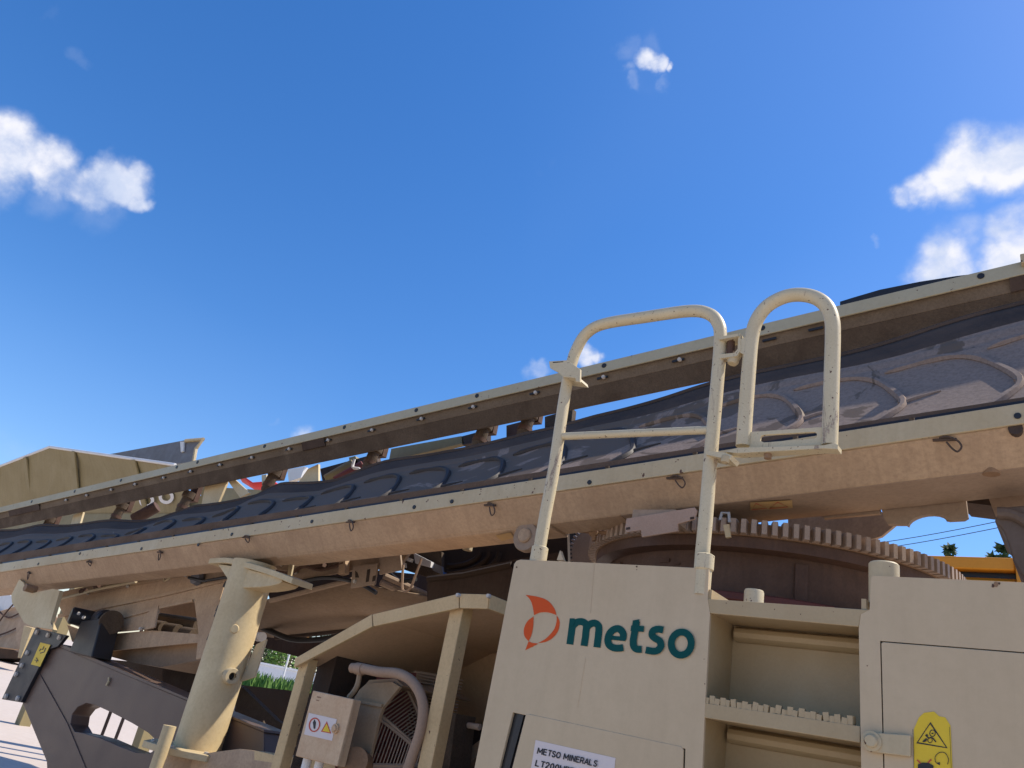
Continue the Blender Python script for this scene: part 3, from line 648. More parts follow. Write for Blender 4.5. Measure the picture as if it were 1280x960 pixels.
# dusty patches along the uphill part of the belt, black rubber elsewhere
mt, t_, b_ = mat_new('belt_rubber'); L = t_.links.new
tcn = t_.nodes.new('ShaderNodeTexCoord'); sx = t_.nodes.new('ShaderNodeSeparateXYZ'); L(tcn.outputs['Object'], sx.inputs[0])
def tn(kind, **k):
    n_ = t_.nodes.new(kind)
    for a, c in k.items(): n_.inputs[a].default_value = c
    return n_
n1 = tn('ShaderNodeTexNoise', Scale=2.1, Detail=7, Roughness=.55, Distortion=1.8); L(tcn.outputs['Object'], n1.inputs['Vector'])
n2 = tn('ShaderNodeTexNoise', Scale=60, Detail=5, Roughness=.7); L(tcn.outputs['Object'], n2.inputs['Vector'])
mx = tn('ShaderNodeMapRange', **{'From Min': .0, 'From Max': 3.9, 'To Min': -.20, 'To Max': .09}); L(sx.outputs[0], mx.inputs['Value'])
ad = t_.nodes.new('ShaderNodeMath'); ad.operation = 'ADD'; L(n1.outputs['Fac'], ad.inputs[0]); L(mx.outputs[0], ad.inputs[1])
th = tn('ShaderNodeMapRange', **{'From Min': .455, 'From Max': .475}); L(ad.outputs[0], th.inputs['Value'])
ca = t_.nodes.new('ShaderNodeMixRGB'); ca.inputs[1].default_value = (.15, .108, .076, 1); ca.inputs[2].default_value = (.285, .212, .168, 1); L(th.outputs[0], ca.inputs[0])
mf = tn('ShaderNodeMapRange', **{'From Min': .4, 'From Max': .75, 'To Max': .7}); L(n2.outputs['Fac'], mf.inputs['Value'])
cb = t_.nodes.new('ShaderNodeMixRGB'); cb.inputs[2].default_value = (.15, .11, .085, 1); L(mf.outputs[0], cb.inputs[0]); L(ca.outputs[0], cb.inputs[1])
L(cb.outputs[0], b_.inputs['Base Color'])
b_.inputs['Specular IOR Level'].default_value = .1
rr_ = tn('ShaderNodeMapRange', **{'To Min': .6, 'To Max': .9}); L(th.outputs[0], rr_.inputs['Value']); L(rr_.outputs[0], b_.inputs['Roughness'])
bp_ = tn('ShaderNodeBump', Strength=.12, Distance=.01); L(n2.outputs['Fac'], bp_.inputs['Height']); L(bp_.outputs[0], b_.inputs['Normal'])
M['belt'] = mt
belt = m_.build('belt', M['belt'], cv, angle=60); belt.data.materials.append(M['rubber'])
for i, p_ in enumerate(belt.data.polygons): p_.material_index = 1 if i % NV >= 27 else 0
md = belt.modifiers.new('t', 'SOLIDIFY'); md.thickness = .012; md.offset = -1
lip = MB(); pth = [belt_pt(XA + (XB - XA) * i / 200, 1, .0) for i in range(201)]; lip.tube(pth, .014, 6); lip.build('belt_edge', M['rubber'], cv)
cc = smooth([(-.52, .66), (-.36, .68), (-.22, .65), (-.11, .53), (0, .27), (-.045, .12), (-.105, .03)], 5)
xt = at(1275, 470, 3.15).x + .402 * 2; k = 0
while xt > XA + .6:
    pth = [belt_pt(xt + u, v, .003) for u, v in cc]
    rs_ = [.0165 + .002 * math.sin(k * 7 + i) for i in range(len(pth))]; rs_[0] = .005; rs_[1] = .011; k += 1
    cm = MB(); cm.tube(pth, rs_, 6); cm.tube([belt_pt(xt + u, v, .002) for u, v in ((-.015, .26), (.05, .30), (.13, .33))], [.012, .010, .004], 6)
    cm.build('cleat', M['belt' if xt > -1.5 else 'cleat'], belt)
    xt -= .402

# ------------------------------------------------------------------ lower (discharge) conveyor frame hanging under the beam
LY = 3.36
lc = thing('lower_conveyor', (-5.5, 3.5, 0), 'dusty tan lower conveyor frame with belly pan hanging left of the engine guard', 'conveyor')
plate('side_plate', M['tan'], lc, [(66, 742), (104, 734), (200, 716), (287, 697), (285, 716), (262, 790), (255, 822), (245, 824), (248, 790), (243, 752), (199, 760), (190, 786), (120, 792), (84, 778)], LY, .012)
plate('side_plate', M['tan'], lc, [(84, 781), (120, 794), (190, 788), (250, 793), (250, 803), (132, 814), (90, 802)], LY + .03, .012)
plate('ridge', M['tan'], lc, [(70, 747), (286, 706), (286, 709), (70, 750)], LY - .012, .0115)
plate('ridge', M['tan'], lc, [(72, 768), (200, 742), (288, 722), (288, 725), (200, 746), (72, 772)], LY - .016, .0155)
plate('ridge', M['tan'], lc, [(104, 782), (196, 758), (240, 749), (240, 752), (198, 761), (104, 786)], LY - .014, .0135)
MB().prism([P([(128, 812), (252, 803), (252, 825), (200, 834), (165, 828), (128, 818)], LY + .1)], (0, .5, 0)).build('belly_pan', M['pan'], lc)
plate('inner_panel', M['under'], lc, [(180, 745), (262, 735), (262, 805), (180, 805)], LY + .6, .02)
wbk = MB(); wbk.tube([at(196, 775, LY + .3), at(250, 783, LY + .3)], .06, 12); wbk.build('inner_roller', M['mud'], lc)
MB().tube([at(200, 768, LY + .18), at(250, 775, LY + .18)], .012, 6).build('inner_cable', M['cable'], lc)
for px, py in ((198, 784), (216, 788), (236, 793)): MB().lathe(tuple(at(px, py, LY + .2)), [(0, -.08), (.05, -.08), (.05, .08), (0, .08)], 14, (1, 0, 0)).build('roller_block', M['mud'], lc)
plate('side_lug', M['tan'], lc, [(184, 766), (198, 757), (193, 784), (186, 786)], LY - .02, .0125)
# ridged trim rod and its loops
MB().tube([at(70, 750, LY - .1), at(120, 737, LY - .1), at(170, 727, LY - .1)], .012, 8).build('trim_rod', M['flange'], lc)
for px, py in ((136, 727), (208, 723)): MB().tube([at(*q, LY - .1) for q in smooth([(px - 3, py + 4), (px - 1, py - 6), (px + 4, py - 8), (px + 5, py - 2), (px - 1, py + 3)], 4)], .008, 6).build('rope_loop', M['flange'], lc)
for px, py in ((104, 739), (122, 732)): MB().lathe(tuple(at(px, py, LY - .1)), [(0, -.03), (.022, -.03), (.022, .03), (0, .03)], 10, (1, 0, .2)).build('clamp', M['rust'], lc)
# right part of the frame behind the column
plate('web_and_gap_sheet', M['under'], lc, [(330, 704), (350, 702), (470, 690), (505, 683), (514, 688), (500, 706), (472, 711), (440, 713), (345, 730)], LY + .18, .02)
plate('web_and_gap_sheet', M['dark'], lc, [(335, 742), (345, 728), (445, 710), (470, 720), (440, 733), (338, 752)], LY + .9, .02)  # dark sheet standing in for the shaded gap between web and pan
pan = [atX(0, 0, 1)] and [at(330, 750, LY + .25), at(442, 722, LY + .25), at(474, 734, LY + .35), at(548, 746, LY + .5), at(520, 772, LY + .9), at(440, 786, LY + 1.0), at(345, 796, LY + 1.0), at(318, 792, LY + .9)]
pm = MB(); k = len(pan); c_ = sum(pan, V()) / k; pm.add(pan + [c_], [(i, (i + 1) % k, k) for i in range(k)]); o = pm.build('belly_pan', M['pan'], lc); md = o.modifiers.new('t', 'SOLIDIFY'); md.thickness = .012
MB().tube([at(338, 751, LY + .22), at(440, 725, LY + .22)], .018, 8).build('pan_edge', M['under'], lc)
MB().tube([at(345, 797, LY + .98), at(442, 787, LY + .98), at(530, 770, LY + .98)], .022, 8).build('pan_edge', M['dark2'], lc)
ap = plate('adjuster_plate', M['under'], lc, [(441, 708), (472, 704), (468, 730), (438, 735)], LY + .1, .016, bevel=.002)
print_flat('slot', M['dark'], ap, [[(459, 712), (463, 711), (461, 727), (457, 728)], [(444, 713), (447, 716), (449, 722), (444, 722)], [(466, 720), (470, 719), (469, 726), (465, 727)]], LY + .1)
piece('bolt', BOLT, lc, at(444, 727, LY + .1))
plate('stiffener', M['under'], lc, [(474, 696), (500, 692), (502, 712), (474, 718)], LY + .12, .014)
for q0, q1 in (((480, 720), (536, 745)), ((476, 728), (530, 752))): MB().tube([at(*q0, LY + .3), at(*q1, LY + .6)], .022, 8).build('brace', M['under'], lc)
plate('gusset', M['olive'], lc, [(316, 702), (321, 691), (330, 691), (338, 703), (340, 712), (320, 712)], LY - .08, .02)
plate('gusset', M['flange'], lc, [(361, 703), (367, 702), (363, 722), (359, 722)], LY - .06, .012)
chn = MB().tube([at(*q, LY + .1) for q in smooth([(504, 706), (503, 722), (503, 736), (508, 739), (514, 733), (519, 720), (525, 704), (527, 698)], 5)], .008, 6).build('chain', M['pink'], lc)
# the ribbed white and rusty bracket in the gap, catching the sun
cb_ = MB()
for q in ([(517, 691), (539, 702), (538, 709), (519, 704)], [(500, 701), (505, 703), (505, 709), (500, 706)], [(507, 696), (514, 698), (512, 702), (506, 700)]): cb_.prism([P(q, LY + .55)], (0, .03, 0))
cb_.build('sunlit_bracket', M['white'], lc)
plate('bracket_web', M['mud'], lc, [(498, 690), (540, 684), (552, 690), (552, 716), (536, 722), (505, 712)], LY + .62, .03)
plate('bracket_panel', M['wing'], lc, [(538, 702), (552, 708), (554, 719), (541, 713)], LY + .58, .02)
plate('blue_clip', M['blue'], lc, [(554, 715), (562, 717), (558, 720), (554, 720)], LY + .56, .02)

plate('web_and_gap_sheet', M['dark2'], lc, [(462, 712), (545, 720), (552, 765), (455, 765)], 4.7, .02)
for pts, rr, mt_, dy in (([(300, 772), (340, 790), (372, 800), (420, 796), (470, 778)], .022, 'cable', .8), ([(338, 738), (372, 728), (410, 722), (446, 728), (470, 741)], .014, 'cable', .15), ([(336, 712), (362, 716), (380, 708), (402, 712), (430, 704)], .012, 'rust', .12), ([(470, 706), (486, 716), (500, 726), (520, 724)], .014, 'cable', .4), ([(100, 806), (140, 818), (190, 812), (236, 816)], .014, 'cable', .3)):
    MB().tube([at(x, y, LY + dy) for x, y in smooth(pts, 5)], rr, 8).build('hose', M[mt_], lc)
for px, py in ((352, 706), (384, 702), (418, 697), (452, 692), (110, 742), (160, 733), (232, 719), (270, 712), (120, 790), (176, 786), (340, 722), (370, 716)): piece('bolt', BOLT, lc, at(px, py, LY + (.17 if px > 300 else -.018)))
plate('clip_bracket', M['rust'], lc, [(386, 700), (404, 698), (403, 708), (388, 710)], LY + .10, .05)
plate('clip_bracket', M['tan'], lc, [(424, 694), (432, 693), (431, 716), (423, 718)], LY + .11, .04)
# dark feed box between the lower conveyor and the gear ring
db = thing('crusher_feed_box', (-2.6, 4.0, 0), 'shade-darkened steel feed box hanging in the shade under the beam, behind the engine guard', 'feed box')
DY = 3.75
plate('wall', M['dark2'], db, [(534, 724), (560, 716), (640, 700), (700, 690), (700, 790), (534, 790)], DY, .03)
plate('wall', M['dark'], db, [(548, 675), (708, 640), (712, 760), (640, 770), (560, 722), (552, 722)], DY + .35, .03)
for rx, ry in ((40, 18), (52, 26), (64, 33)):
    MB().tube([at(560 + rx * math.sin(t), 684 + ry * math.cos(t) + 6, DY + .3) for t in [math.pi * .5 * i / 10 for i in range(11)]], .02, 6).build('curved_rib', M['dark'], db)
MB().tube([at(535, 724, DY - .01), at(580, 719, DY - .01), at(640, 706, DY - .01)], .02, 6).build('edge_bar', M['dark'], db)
MB().tube([at(585, 683, LY + .3), at(584, 688, LY + .3)], .03, 10).build('nozzle', M['flange'], db)

# ------------------------------------------------------------------ support column
SY = 3.05
cb0, cb1 = at(246, 946, SY), at(316, 706, SY); cxm = (cb0.x + cb1.x) / 2
sc_ = thing('support_column', (cxm, SY, 1.05), 'thick round cream column with flared saddle holding up the long conveyor at the left', 'column')
zt_ = cb1.z + .01; rad = .135
MB().lathe((cxm, SY, 0), [(rad, cb0.z - .02), (rad, zt_)], 56).build('tube', M['olive'], sc_)
sad = [at(*q, SY - .12) for q in smooth([(262, 698), (285, 697), (310, 703), (340, 712), (366, 722)], 4)]
mm = MB(); mm.prism([sad + [p - V((0, 0, .035)) for p in reversed(sad)]], (0, .16, 0)); mm.build('saddle', M['olive'], sc_, .004)
mm = MB(); cl = [at(*q, SY - .10) for q in smooth([(272, 705), (300, 709), (335, 718), (352, 724), (348, 730), (326, 734), (292, 735)], 2)]; mm.prism([cl], (0, .13, 0)); mm.build('saddle_web', M['olive'], sc_, .004)
fl = [(cxm + .30 * math.cos(t), SY + .30 * math.sin(t)) for t in [2 * math.pi * i / 8 + .39 for i in range(8)]]
fzb = at(250, 946, SY - .2).z
MB().prism([[(x, y, fzb - .03) for x, y in fl]], (0, 0, .035)).build('base_flange', M['olive'], sc_, .004)
for t in [2 * math.pi * i / 8 + .39 for i in range(8)]: piece('bolt', BOLT, sc_, (cxm + .25 * math.cos(t), SY + .25 * math.sin(t), fzb + .012), (math.pi / 2, 0, 0))
lg = at(292, 846, SY - .16); dv_ = (EYE - lg); dv_.z = 0; dv_.normalize()
lgn = (dv_ + V((.55, .3, 0))).normalized(); c_ = V((cxm, SY, lg.z)) + lgn * (rad - .01)
MB().lathe(tuple(c_), [(.022, .0), (.022, .05), (.042, .05), (.046, .044), (.046, -.02)], 24, tuple(lgn)).build('lug', M['flange'], sc_)
MB().lathe(tuple(c_ + lgn * .02), [(0, 0), (.0225, .0)], 20, tuple(lgn)).build('lug_bore', M['black'], sc_)
lg2 = at(275, 782, SY - .16); n2_ = (dv_ + V((.15, -.1, 0))).normalized(); c_ = V((cxm, SY, lg2.z)) + n2_ * (rad - .012)
MB().lathe(tuple(c_), [(0, .02), (.022, .02), (.026, .014), (.026, 0), (.04, 0), (.04, -.02)], 20, tuple(n2_)).build('plug', M['olive'], sc_)
gp = MB(); g0 = V((cxm, SY, 0)) + V((.11, .07, 0)); gp.prism([[g0 + V((0, 0, lg.z - .02)), g0 + V((.02, .02, lg.z + .2)), g0 + V((.075, .04, lg.z + .24)), g0 + V((.07, .04, lg.z + .02))]], (-.012, .02, 0)); gp.build('gusset', M['flange'], sc_)
pst = at(205, 930, SY - .33); MB().tube([V((pst.x, SY - .33, fzb - .3)), V((pst.x, SY - .33, at(205, 905, SY - .33).z))], .035, 16).build('stub_post', M['olive'], sc_)
MB().lathe((cxm, SY, 0), [(rad + .03, .55), (rad + .03, fzb - .031)], 32).build('lower_tube', M['tan'], sc_)

# cable down the column
cp = smooth([(236, 722), (254, 726), (262, 725), (284, 722), (286, 728), (278, 755), (272, 775), (262, 800), (250, 838), (244, 866)], 5)
ca_ = MB().tube([at(x, y, LY - .06) for x, y in cp], .011, 8).build('black_cable', M['cable'])
tag(ca_, 'thin black cable clipped down the left side of the round column', 'cable')
MB().lathe(tuple(at(246, 722, LY - .04)), [(0, -.02), (.05, -.02), (.055, .02), (0, .02)], 16, (0, 1, 0)).build('junction_cap', M['wing'], ca_)
for px, py in ((283, 731), (274, 761), (272, 768), (263, 797)): MB().lathe(tuple(at(px, py, LY - .062)), [(.011, -.02), (.02, -.02), (.02, .02), (.011, .02)], 10, (.2, 0, 1)).build('cable_clip', M['black'], ca_)

# ------------------------------------------------------------------ dark grey outrigger arm
GY = 3.2
ga = thing('outrigger_arm', (-5.2, GY, 0), 'dark grey steel arm with oval cut-out and bolted black end plate, lower left', 'arm')
hole = [(88, 905), (90, 893), (97, 884), (108, 879), (118, 881), (140, 891), (165, 904), (185, 916), (194, 925), (194, 936), (186, 942), (172, 941), (150, 933), (125, 922), (104, 916), (93, 914)]
plate('web', M['grey'], ga, [(60, 810), (72, 807), (85, 813), (116, 826), (240, 878), (330, 915), (330, 990), (60, 990), (58, 952), (26, 874)], GY, .14, [hole], bevel=.006)
plate('top_flange', M['grey'], ga, [(72, 804), (86, 809), (118, 823), (240, 875), (330, 912), (330, 915), (240, 878), (116, 826.5), (72, 807.5)], GY - .012, .19)
ep = plate('end_plate', M['endp'], ga, [(44, 785), (83, 794), (72, 808), (60, 812), (26, 878), (2, 874)], GY - .03, .028, bevel=.003)
for px, py in ((47, 790.5), (61, 794), (75, 797), (35, 816), (21, 843), (8.5, 870.5), (23, 873), (28, 832)): piece('bolt', BOLT, ga, at(px, py, GY - .03) - V((0, .004, 0))).scale = (1.6, 1, 1.6)
stk = print_flat('sticker', M['yel'], ga, [[(50.5, 803), (63, 806), (50, 833.5), (38.5, 830.5)]], GY - .034, .004)
print_flat('sticker_print', M['ink'], stk, ribbon([(49, 814), (51, 811), (53, 812), (55, 808)], 1.1) + ribbon([(50, 816.5), (55, 815), (57, 810)], 1.1) + ribbon([(45, 822), (47, 825), (45, 828)], 1.0) + ribbon([(43, 825), (48, 826)], .9), GY - .034, .006)
MB().tube([at(133, 857, GY - .01), at(136, 851, GY - .01), at(136, 847, GY - .01)], .008, 5).build('weld_bead', M['flange'], ga)
wl2 = P([(50, 842), (85, 905), (120, 990)], GY); MB().tube([p - V((0, .004, 0)) for p in wl2], .003, 6).build('weld_seam', M['grey'], ga)
plate('foot', M['grey'], ga, [(62, 985), (200, 985), (200, 1120), (62, 1120)], GY + .01, .14)
for nm, p0, p1 in (('left', (128, 898), (128, 920)), ('right', (147, 903), (143, 927))): pass
for k, (p0, p1) in enumerate((((139, 888), (125, 925)), ((154, 898), (141, 932)))):
    a, b = at(*p0, 6.2), at(*p1, 6.2); d = (b - a).normalized(); 
    tag(MB().tube([a - d * 1.2, V((b.x + (b.x - a.x) * 1, b.y, 0))], .022, 8).build('ground_stake', M['dark2']), ('left' if k == 0 else 'right') + ' one of two thin dark rods seen through the oval hole of the grey arm', 'rod', 'rods behind the grey arm')
# black hydraulic cylinder above the arm
hc = thing('hydraulic_cylinder', at(105, 800, GY + .1), 'short black hydraulic cylinder with round pin head above the grey arm', 'cylinder')
plate('barrel', M['black'], hc, [(101, 776), (127, 772), (114, 822), (86, 815)], GY - .06, .16, bevel=.012)
MB().lathe(tuple(at(103, 772, GY)), [(0, -.09), (.055, -.09), (.065, -.08), (.065, .09), (.055, .1), (0, .1)], 24, (.35, 1, 0)).build('pin_head', M['black'], hc)
MB().lathe(tuple(at(131, 775, GY + .02)), [(0, -.10), (.06, -.10), (.075, -.09), (.075, .0), (.06, .02), (0, .02)], 24, (1, -.2, 0)).build('pin_head', M['black'], hc)
MB().lathe(tuple(at(139, 778, GY + .02)), [(0, -.012), (.088, -.012), (.088, .012), (0, .012)], 24, (1, -.2, 0)).build('washer', M['mud'], hc)
for px, py in ((99, 767), (105, 772)): piece('bolt', BOLT, hc, at(px, py, GY - .095))
# dark chassis bits behind the arm
ch = thing('crusher_chassis', (-3, 4, 0), 'dusty dark chassis girders of the machine in the shade behind column and engine guard', 'chassis')
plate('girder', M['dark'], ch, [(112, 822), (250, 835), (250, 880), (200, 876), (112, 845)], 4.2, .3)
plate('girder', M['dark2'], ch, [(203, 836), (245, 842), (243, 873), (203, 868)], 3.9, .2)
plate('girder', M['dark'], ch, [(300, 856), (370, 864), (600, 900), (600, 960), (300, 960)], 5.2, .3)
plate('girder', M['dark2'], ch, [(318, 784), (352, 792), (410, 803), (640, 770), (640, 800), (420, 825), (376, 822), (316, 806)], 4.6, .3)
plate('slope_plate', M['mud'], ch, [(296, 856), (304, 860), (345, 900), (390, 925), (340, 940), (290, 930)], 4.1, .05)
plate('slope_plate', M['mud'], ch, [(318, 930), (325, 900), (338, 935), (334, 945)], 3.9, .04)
q = at(325, 796, 3.9); MB().lathe(tuple(q), [(0, -.06), (.035, -.06), (.035, .06), (0, .06)], 14, (1, -.4, 0)).build('pipe_end', M['white'], ch)
plate('yellow_flag', M['yell'], ch, [(362, 793), (382, 791), (383, 798), (372, 797)], 4.5, .03)
gy = MB()
for k in range(160):
    px = random.uniform(285, 352); py = 912 + (px - 285) * .33 + random.uniform(-6, 8); p = at(px, py, 3.85); s = random.uniform(.012, .03)
    gy.box(tuple(p), (s, s, s), Matrix.Rotation(random.random() * 3, 3, V((random.random(), random.random(), 1))))
tag(gy.build('gravel_spill', M['stone'], ch, angle=20), kind='stuff')
plate('deck', M['tan'], ch, [(190, 950), (300, 936), (420, 952), (640, 972), (640, 1060), (180, 1060)], 2.95, .9)
plate('deck_edge', M['guard'], ch, [(318, 938), (345, 944), (420, 953), (420, 965), (318, 950)], 2.78, .1)
plate('back_panel', M['dark2'], ch, [(590, 905), (650, 915), (650, 1000), (560, 1000)], 3.6, .05)
plate('pipe_rack', M['mud'], ch, [(548, 896), (570, 892), (560, 975), (540, 975)], 3.0, .15)
MB().tube([at(570, 912, 3.1), at(582, 906, 3.1), at(600, 909, 3.1)], .014, 8).build('rod', M['wire'], ch)
MB().tube([at(577, 920, 3.3), at(574, 935, 3.3)], .035, 10).build('filter', M['steel'], ch)
plate('strut', M['tan'], ch, [(560, 955), (600, 925), (612, 928), (580, 962)], 3.2, .1)
plate('bright_gap_plate', M['white'], ch, [(582, 889), (606, 893), (604, 902), (580, 898)], 4.0, .05)  # white plate standing in for a bright gap between the parts

# ------------------------------------------------------------------ engine guard (arched canopy on square posts)
EY = 2.62
eg = thing('engine_guard', (at(460, 900, EY).x, EY + .5, 0), 'tan arched sheet canopy on square posts over the cooler, left of the lettered cabinet', 'guard')
arc = [(368, 823), (465, 768), (574, 742), (612, 743), (640, 754)]; th_ = [16, 15, 19, 18, 17]
lowp = [(367, 834), (466, 783), (574, 760), (610, 761), (640, 772)]
for i in range(4):
    a, b, c_, d_ = arc[i], arc[i + 1], lowp[i + 1], lowp[i]
    e = .6
    if i < 3: plate('canopy_band', M['guard'], eg, [(a[0] + e, a[1]), (b[0] - e, b[1]), (c_[0] - e, c_[1]), (d_[0] + e, d_[1])], EY, .02, bevel=.002)
    else: MB().prism([[at(a[0] + e, a[1], EY), at(b[0], b[1], EY + .12), at(c_[0], c_[1], EY + .12), at(d_[0] + e, d_[1], EY)]], (-.014, .014, 0)).build('canopy_band', M['guard'], eg, .002)
A = [at(x, y, EY) for x, y in arc]
for i in range(4):
    if i == 3: continue            # the last bay is open above
    a, b = A[i], A[i + 1]; sh = MB(); D = .95
    sh.prism([[a + V((0, .021, -.004)), b + V((0, .021, -.004)), b + V((0, D, -.004)), a + V((0, D, -.004))]], (0, 0, -.008)); sh.build('canopy_sheet', M['hood'], eg)
for px, py in ((574, 743.5), (612, 744.5)): piece('bolt', BOLT, eg, at(px, py + 1, EY) - V((0, .004, 0))).scale = (.7, 1, .7)
for a, b in (((383, 828), (333, 945)), ((566, 762), (512, 985))):
    p, q = at(*a, EY + .03), at(*b, EY + .03); w = .062 if a[0] < 500 else .072; z1 = p.z + .02; z0 = q.z - .4
    xx = (p.x + q.x) / 2
    MB().box((xx + w / 2, EY + .03 + w * .5, (z0 + z1) / 2), (w, w, z1 - z0)).build('post', M['guard'], eg, .005)
# inner hood sheet curving down behind
hs = MB(); e1 = [V((p.x, EY + .95, p.z - .01)) for p in A]; e2 = [V((p.x, EY + 1.12, p.z - .42)) for p in A]; e3 = [V((p.x, EY + 1.15, p.z - .9)) for p in A]
hs.add(e1 + e2 + e3, [(r_ * 5 + i, r_ * 5 + i + 1, r_ * 5 + 5 + i + 1, r_ * 5 + 5 + i) for r_ in range(2) for i in range(4)]); o = hs.build('back_sheet', M['hood'], eg); md = o.modifiers.new('t', 'SOLIDIFY'); md.thickness = .01
plate('inner_plate', M['mud'], eg, [(396, 831), (460, 846), (445, 880), (395, 880)], EY + .7, .02)

# cooler: shroud, wire guard, fan
CY = 2.72
oc = thing('oil_cooler', (at(480, 940, CY).x, CY + .2, 0), 'dusty fan cooler with wire guard and dull red fan under the tan canopy', 'cooler')
sf = at(470, 880, CY)
xs = at(474, 880, CY).x
shp_ = [(443, 872), (449, 862), (458, 854), (490, 852), (500, 858), (478, 885), (474, 896), (458, 965), (418, 965)]
plate('shroud', M['shroud'], oc, shp_, CY, .02, bevel=.003)
MB().prism([P([(458, 854), (490, 852), (500, 858), (504, 857), (494, 848), (462, 850)], CY + .021)], (0, .5, 0)).build('shroud_top', M['shroud'], oc)
plate('stiffener', M['shroud'], oc, [(446, 874), (477, 880), (476, 884), (445, 878)], CY - .014, .0135)
gc = (470, 930); gw = MB(); sp_ = MB(); CYg = CY + .06
# the guard: a ring grid facing +X, its spokes bent over the fan
ctr = at(497, 945, CYg + .30)
Rg = .34; Ggx = .06
def gpt(r, t, bulge=1): return V((ctr.x + .20 * bulge * math.cos(min(1.57, 1.57 * r / Rg)), ctr.y + r * math.cos(t), ctr.z + r * math.sin(t)))
for k in range(24):
    r = .05 + (Rg - .05) * k / 23
    gw.tube([gpt(r, 2 * math.pi * j / 8 + .2) for j in range(8)], .0034, 4, True)
gw.build('guard_wire', M['wire'], oc)
for k in range(8):
    t = 2 * math.pi * k / 8 + .2
    for dt in (-.03, .03): sp_.tube([gpt(Rg * q / 6, t + dt * min(1, Rg / (Rg * q / 6 + .02))) for q in range(1, 7)], .0085, 5)
sp_.build('guard_spoke', M['wire'], oc)
MB().lathe((ctr.x, ctr.y, ctr.z), [(Rg - .03, -.16), (Rg - .03, -.02), (Rg - .04, -.02), (Rg - .04, -.16)], 48, (1, 0, 0)).build('fan_ring', M['dark2'], oc)
fan = MB().lathe((ctr.x - .04, ctr.y, ctr.z), [(0, .05), (.08, .05), (.09, 0), (.09, -.05)], 24, (1, 0, 0)).build('fan_hub', M['redf'], oc)
for k in range(7):
    t = 2 * math.pi * k / 7; u = V((0, math.cos(t), math.sin(t))); w = V((0, -math.sin(t), math.cos(t)))
    c0 = V((ctr.x - .05, ctr.y, ctr.z))
    sheet('fan_blade', M['redf'], oc, [c0 + u * .08 - w * .05 + V((.03, 0, 0)), c0 + u * .37 - w * .10 + V((.04, 0, 0)), c0 + u * .37 + w * .10 - V((.04, 0, 0)), c0 + u * .08 + w * .05 - V((.03, 0, 0))], .004)
MB().box((ctr.x - .32, ctr.y + .1, ctr.z), (.12, .8, .9)).build('radiator_core', M['dark'], oc)
# fin block behind the guard
fb = MB(); f0_ = at(522, 846, CY + .42)
for k in range(26): fb.box((f0_.x + .1, CY + .45, f0_.z + .02 - k * .014), (.30, .05, .004))
fb.build('cooling_fins', M['wire'], oc)
plate('fin_frame', M['wire'], oc, [(518, 838), (545, 842), (530, 900), (524, 900)], CY + .52, .04)
MB().lathe(tuple(at(448, 955, CY - .03)), [(0, -.05), (.05, -.05), (.06, -.02), (.06, .05), (0, .05)], 18, (.4, -1, .2)).build('elbow', M['gear'], oc)

pp_ = smooth([(440, 835), (455, 836), (475, 840), (497, 842), (513, 850), (524, 865), (529, 885), (526, 912), (517, 940), (505, 975)], 6)
cp_ = thing('coolant_pipe', at(480, 840, CY - .08), 'fat dusty pinkish hose bending down over the fan guard', 'pipe')
MB().tube([at(x, y, CY - .08) for x, y in pp_], .022, 16).build('hose', M['pink'], cp_)
MB().tube([at(446, 835.5, CY - .08), at(454, 836.5, CY - .08)], .026, 16).build('hose_clamp', M['pink'], cp_)
MB().tube([at(*q, CY - .075) for q in smooth([(450, 838), (448, 852), (444, 862), (436, 872)], 4)], .012, 6).build('bracket_strap', M['shroud'], cp_)

# electrical box
QY = 2.55
eb = thing('electrical_box', at(400, 945, QY), 'rust-streaked cream switch box with a white warning label under the canopy', 'box')
bx_ = [(391, 863), (442, 874), (421, 958), (369, 945)]
plate('box_body', M['ebox'], eb, bx_, QY + .012, .05, bevel=.004)
dr = plate('door', M['ebox'], eb, bx_, QY - .006, .016, bevel=.004)
lab = print_flat('warning_label', M['label'], eb, [[(386, 891), (421, 899), (415, 926), (380, 918)]], QY - .006)
print_flat('prohibition_ring', M['redink'], lab, ribbon(ell(393, 906, 6.4, 8.4, 20, .2), 1.6, True), QY - .006, .0024)
print_flat('prohibition_hand', M['ink'], lab, [[(391, 903), (393, 899), (395, 903), (394, 911), (392, 911)]], QY - .006, .0022)
print_flat('warning_triangle', M['redink'], lab, [[(408.5, 901.5), (414, 917), (401, 914.5)]], QY - .006, .0022)
print_flat('warning_triangle', M['yel'], lab, [[(408.3, 904.5), (412.4, 915.6), (403, 913.6)]], QY - .006, .0026)
lt = MB().lathe(tuple(at(420, 911, QY - .006)), [(0, -.016), (.012, -.016), (.014, -.008), (.02, -.008), (.02, .004)], 14, (0, 1, 0)).build('latch', M['ebox'], eb)
for px, py in ((383, 955), (398, 959)): MB().lathe(tuple(at(px, py, QY + .06)), [(0, -.06), (.02, -.06), (.02, .04), (0, .04)], 12).build('cable_gland', M['white'], eb)
print_flat('plate_mark', M['gear'], eb, ribbon([(396, 871), (401, 872)], 1.5) + ribbon([(395, 875), (399, 876)], 1.2), QY - .006)

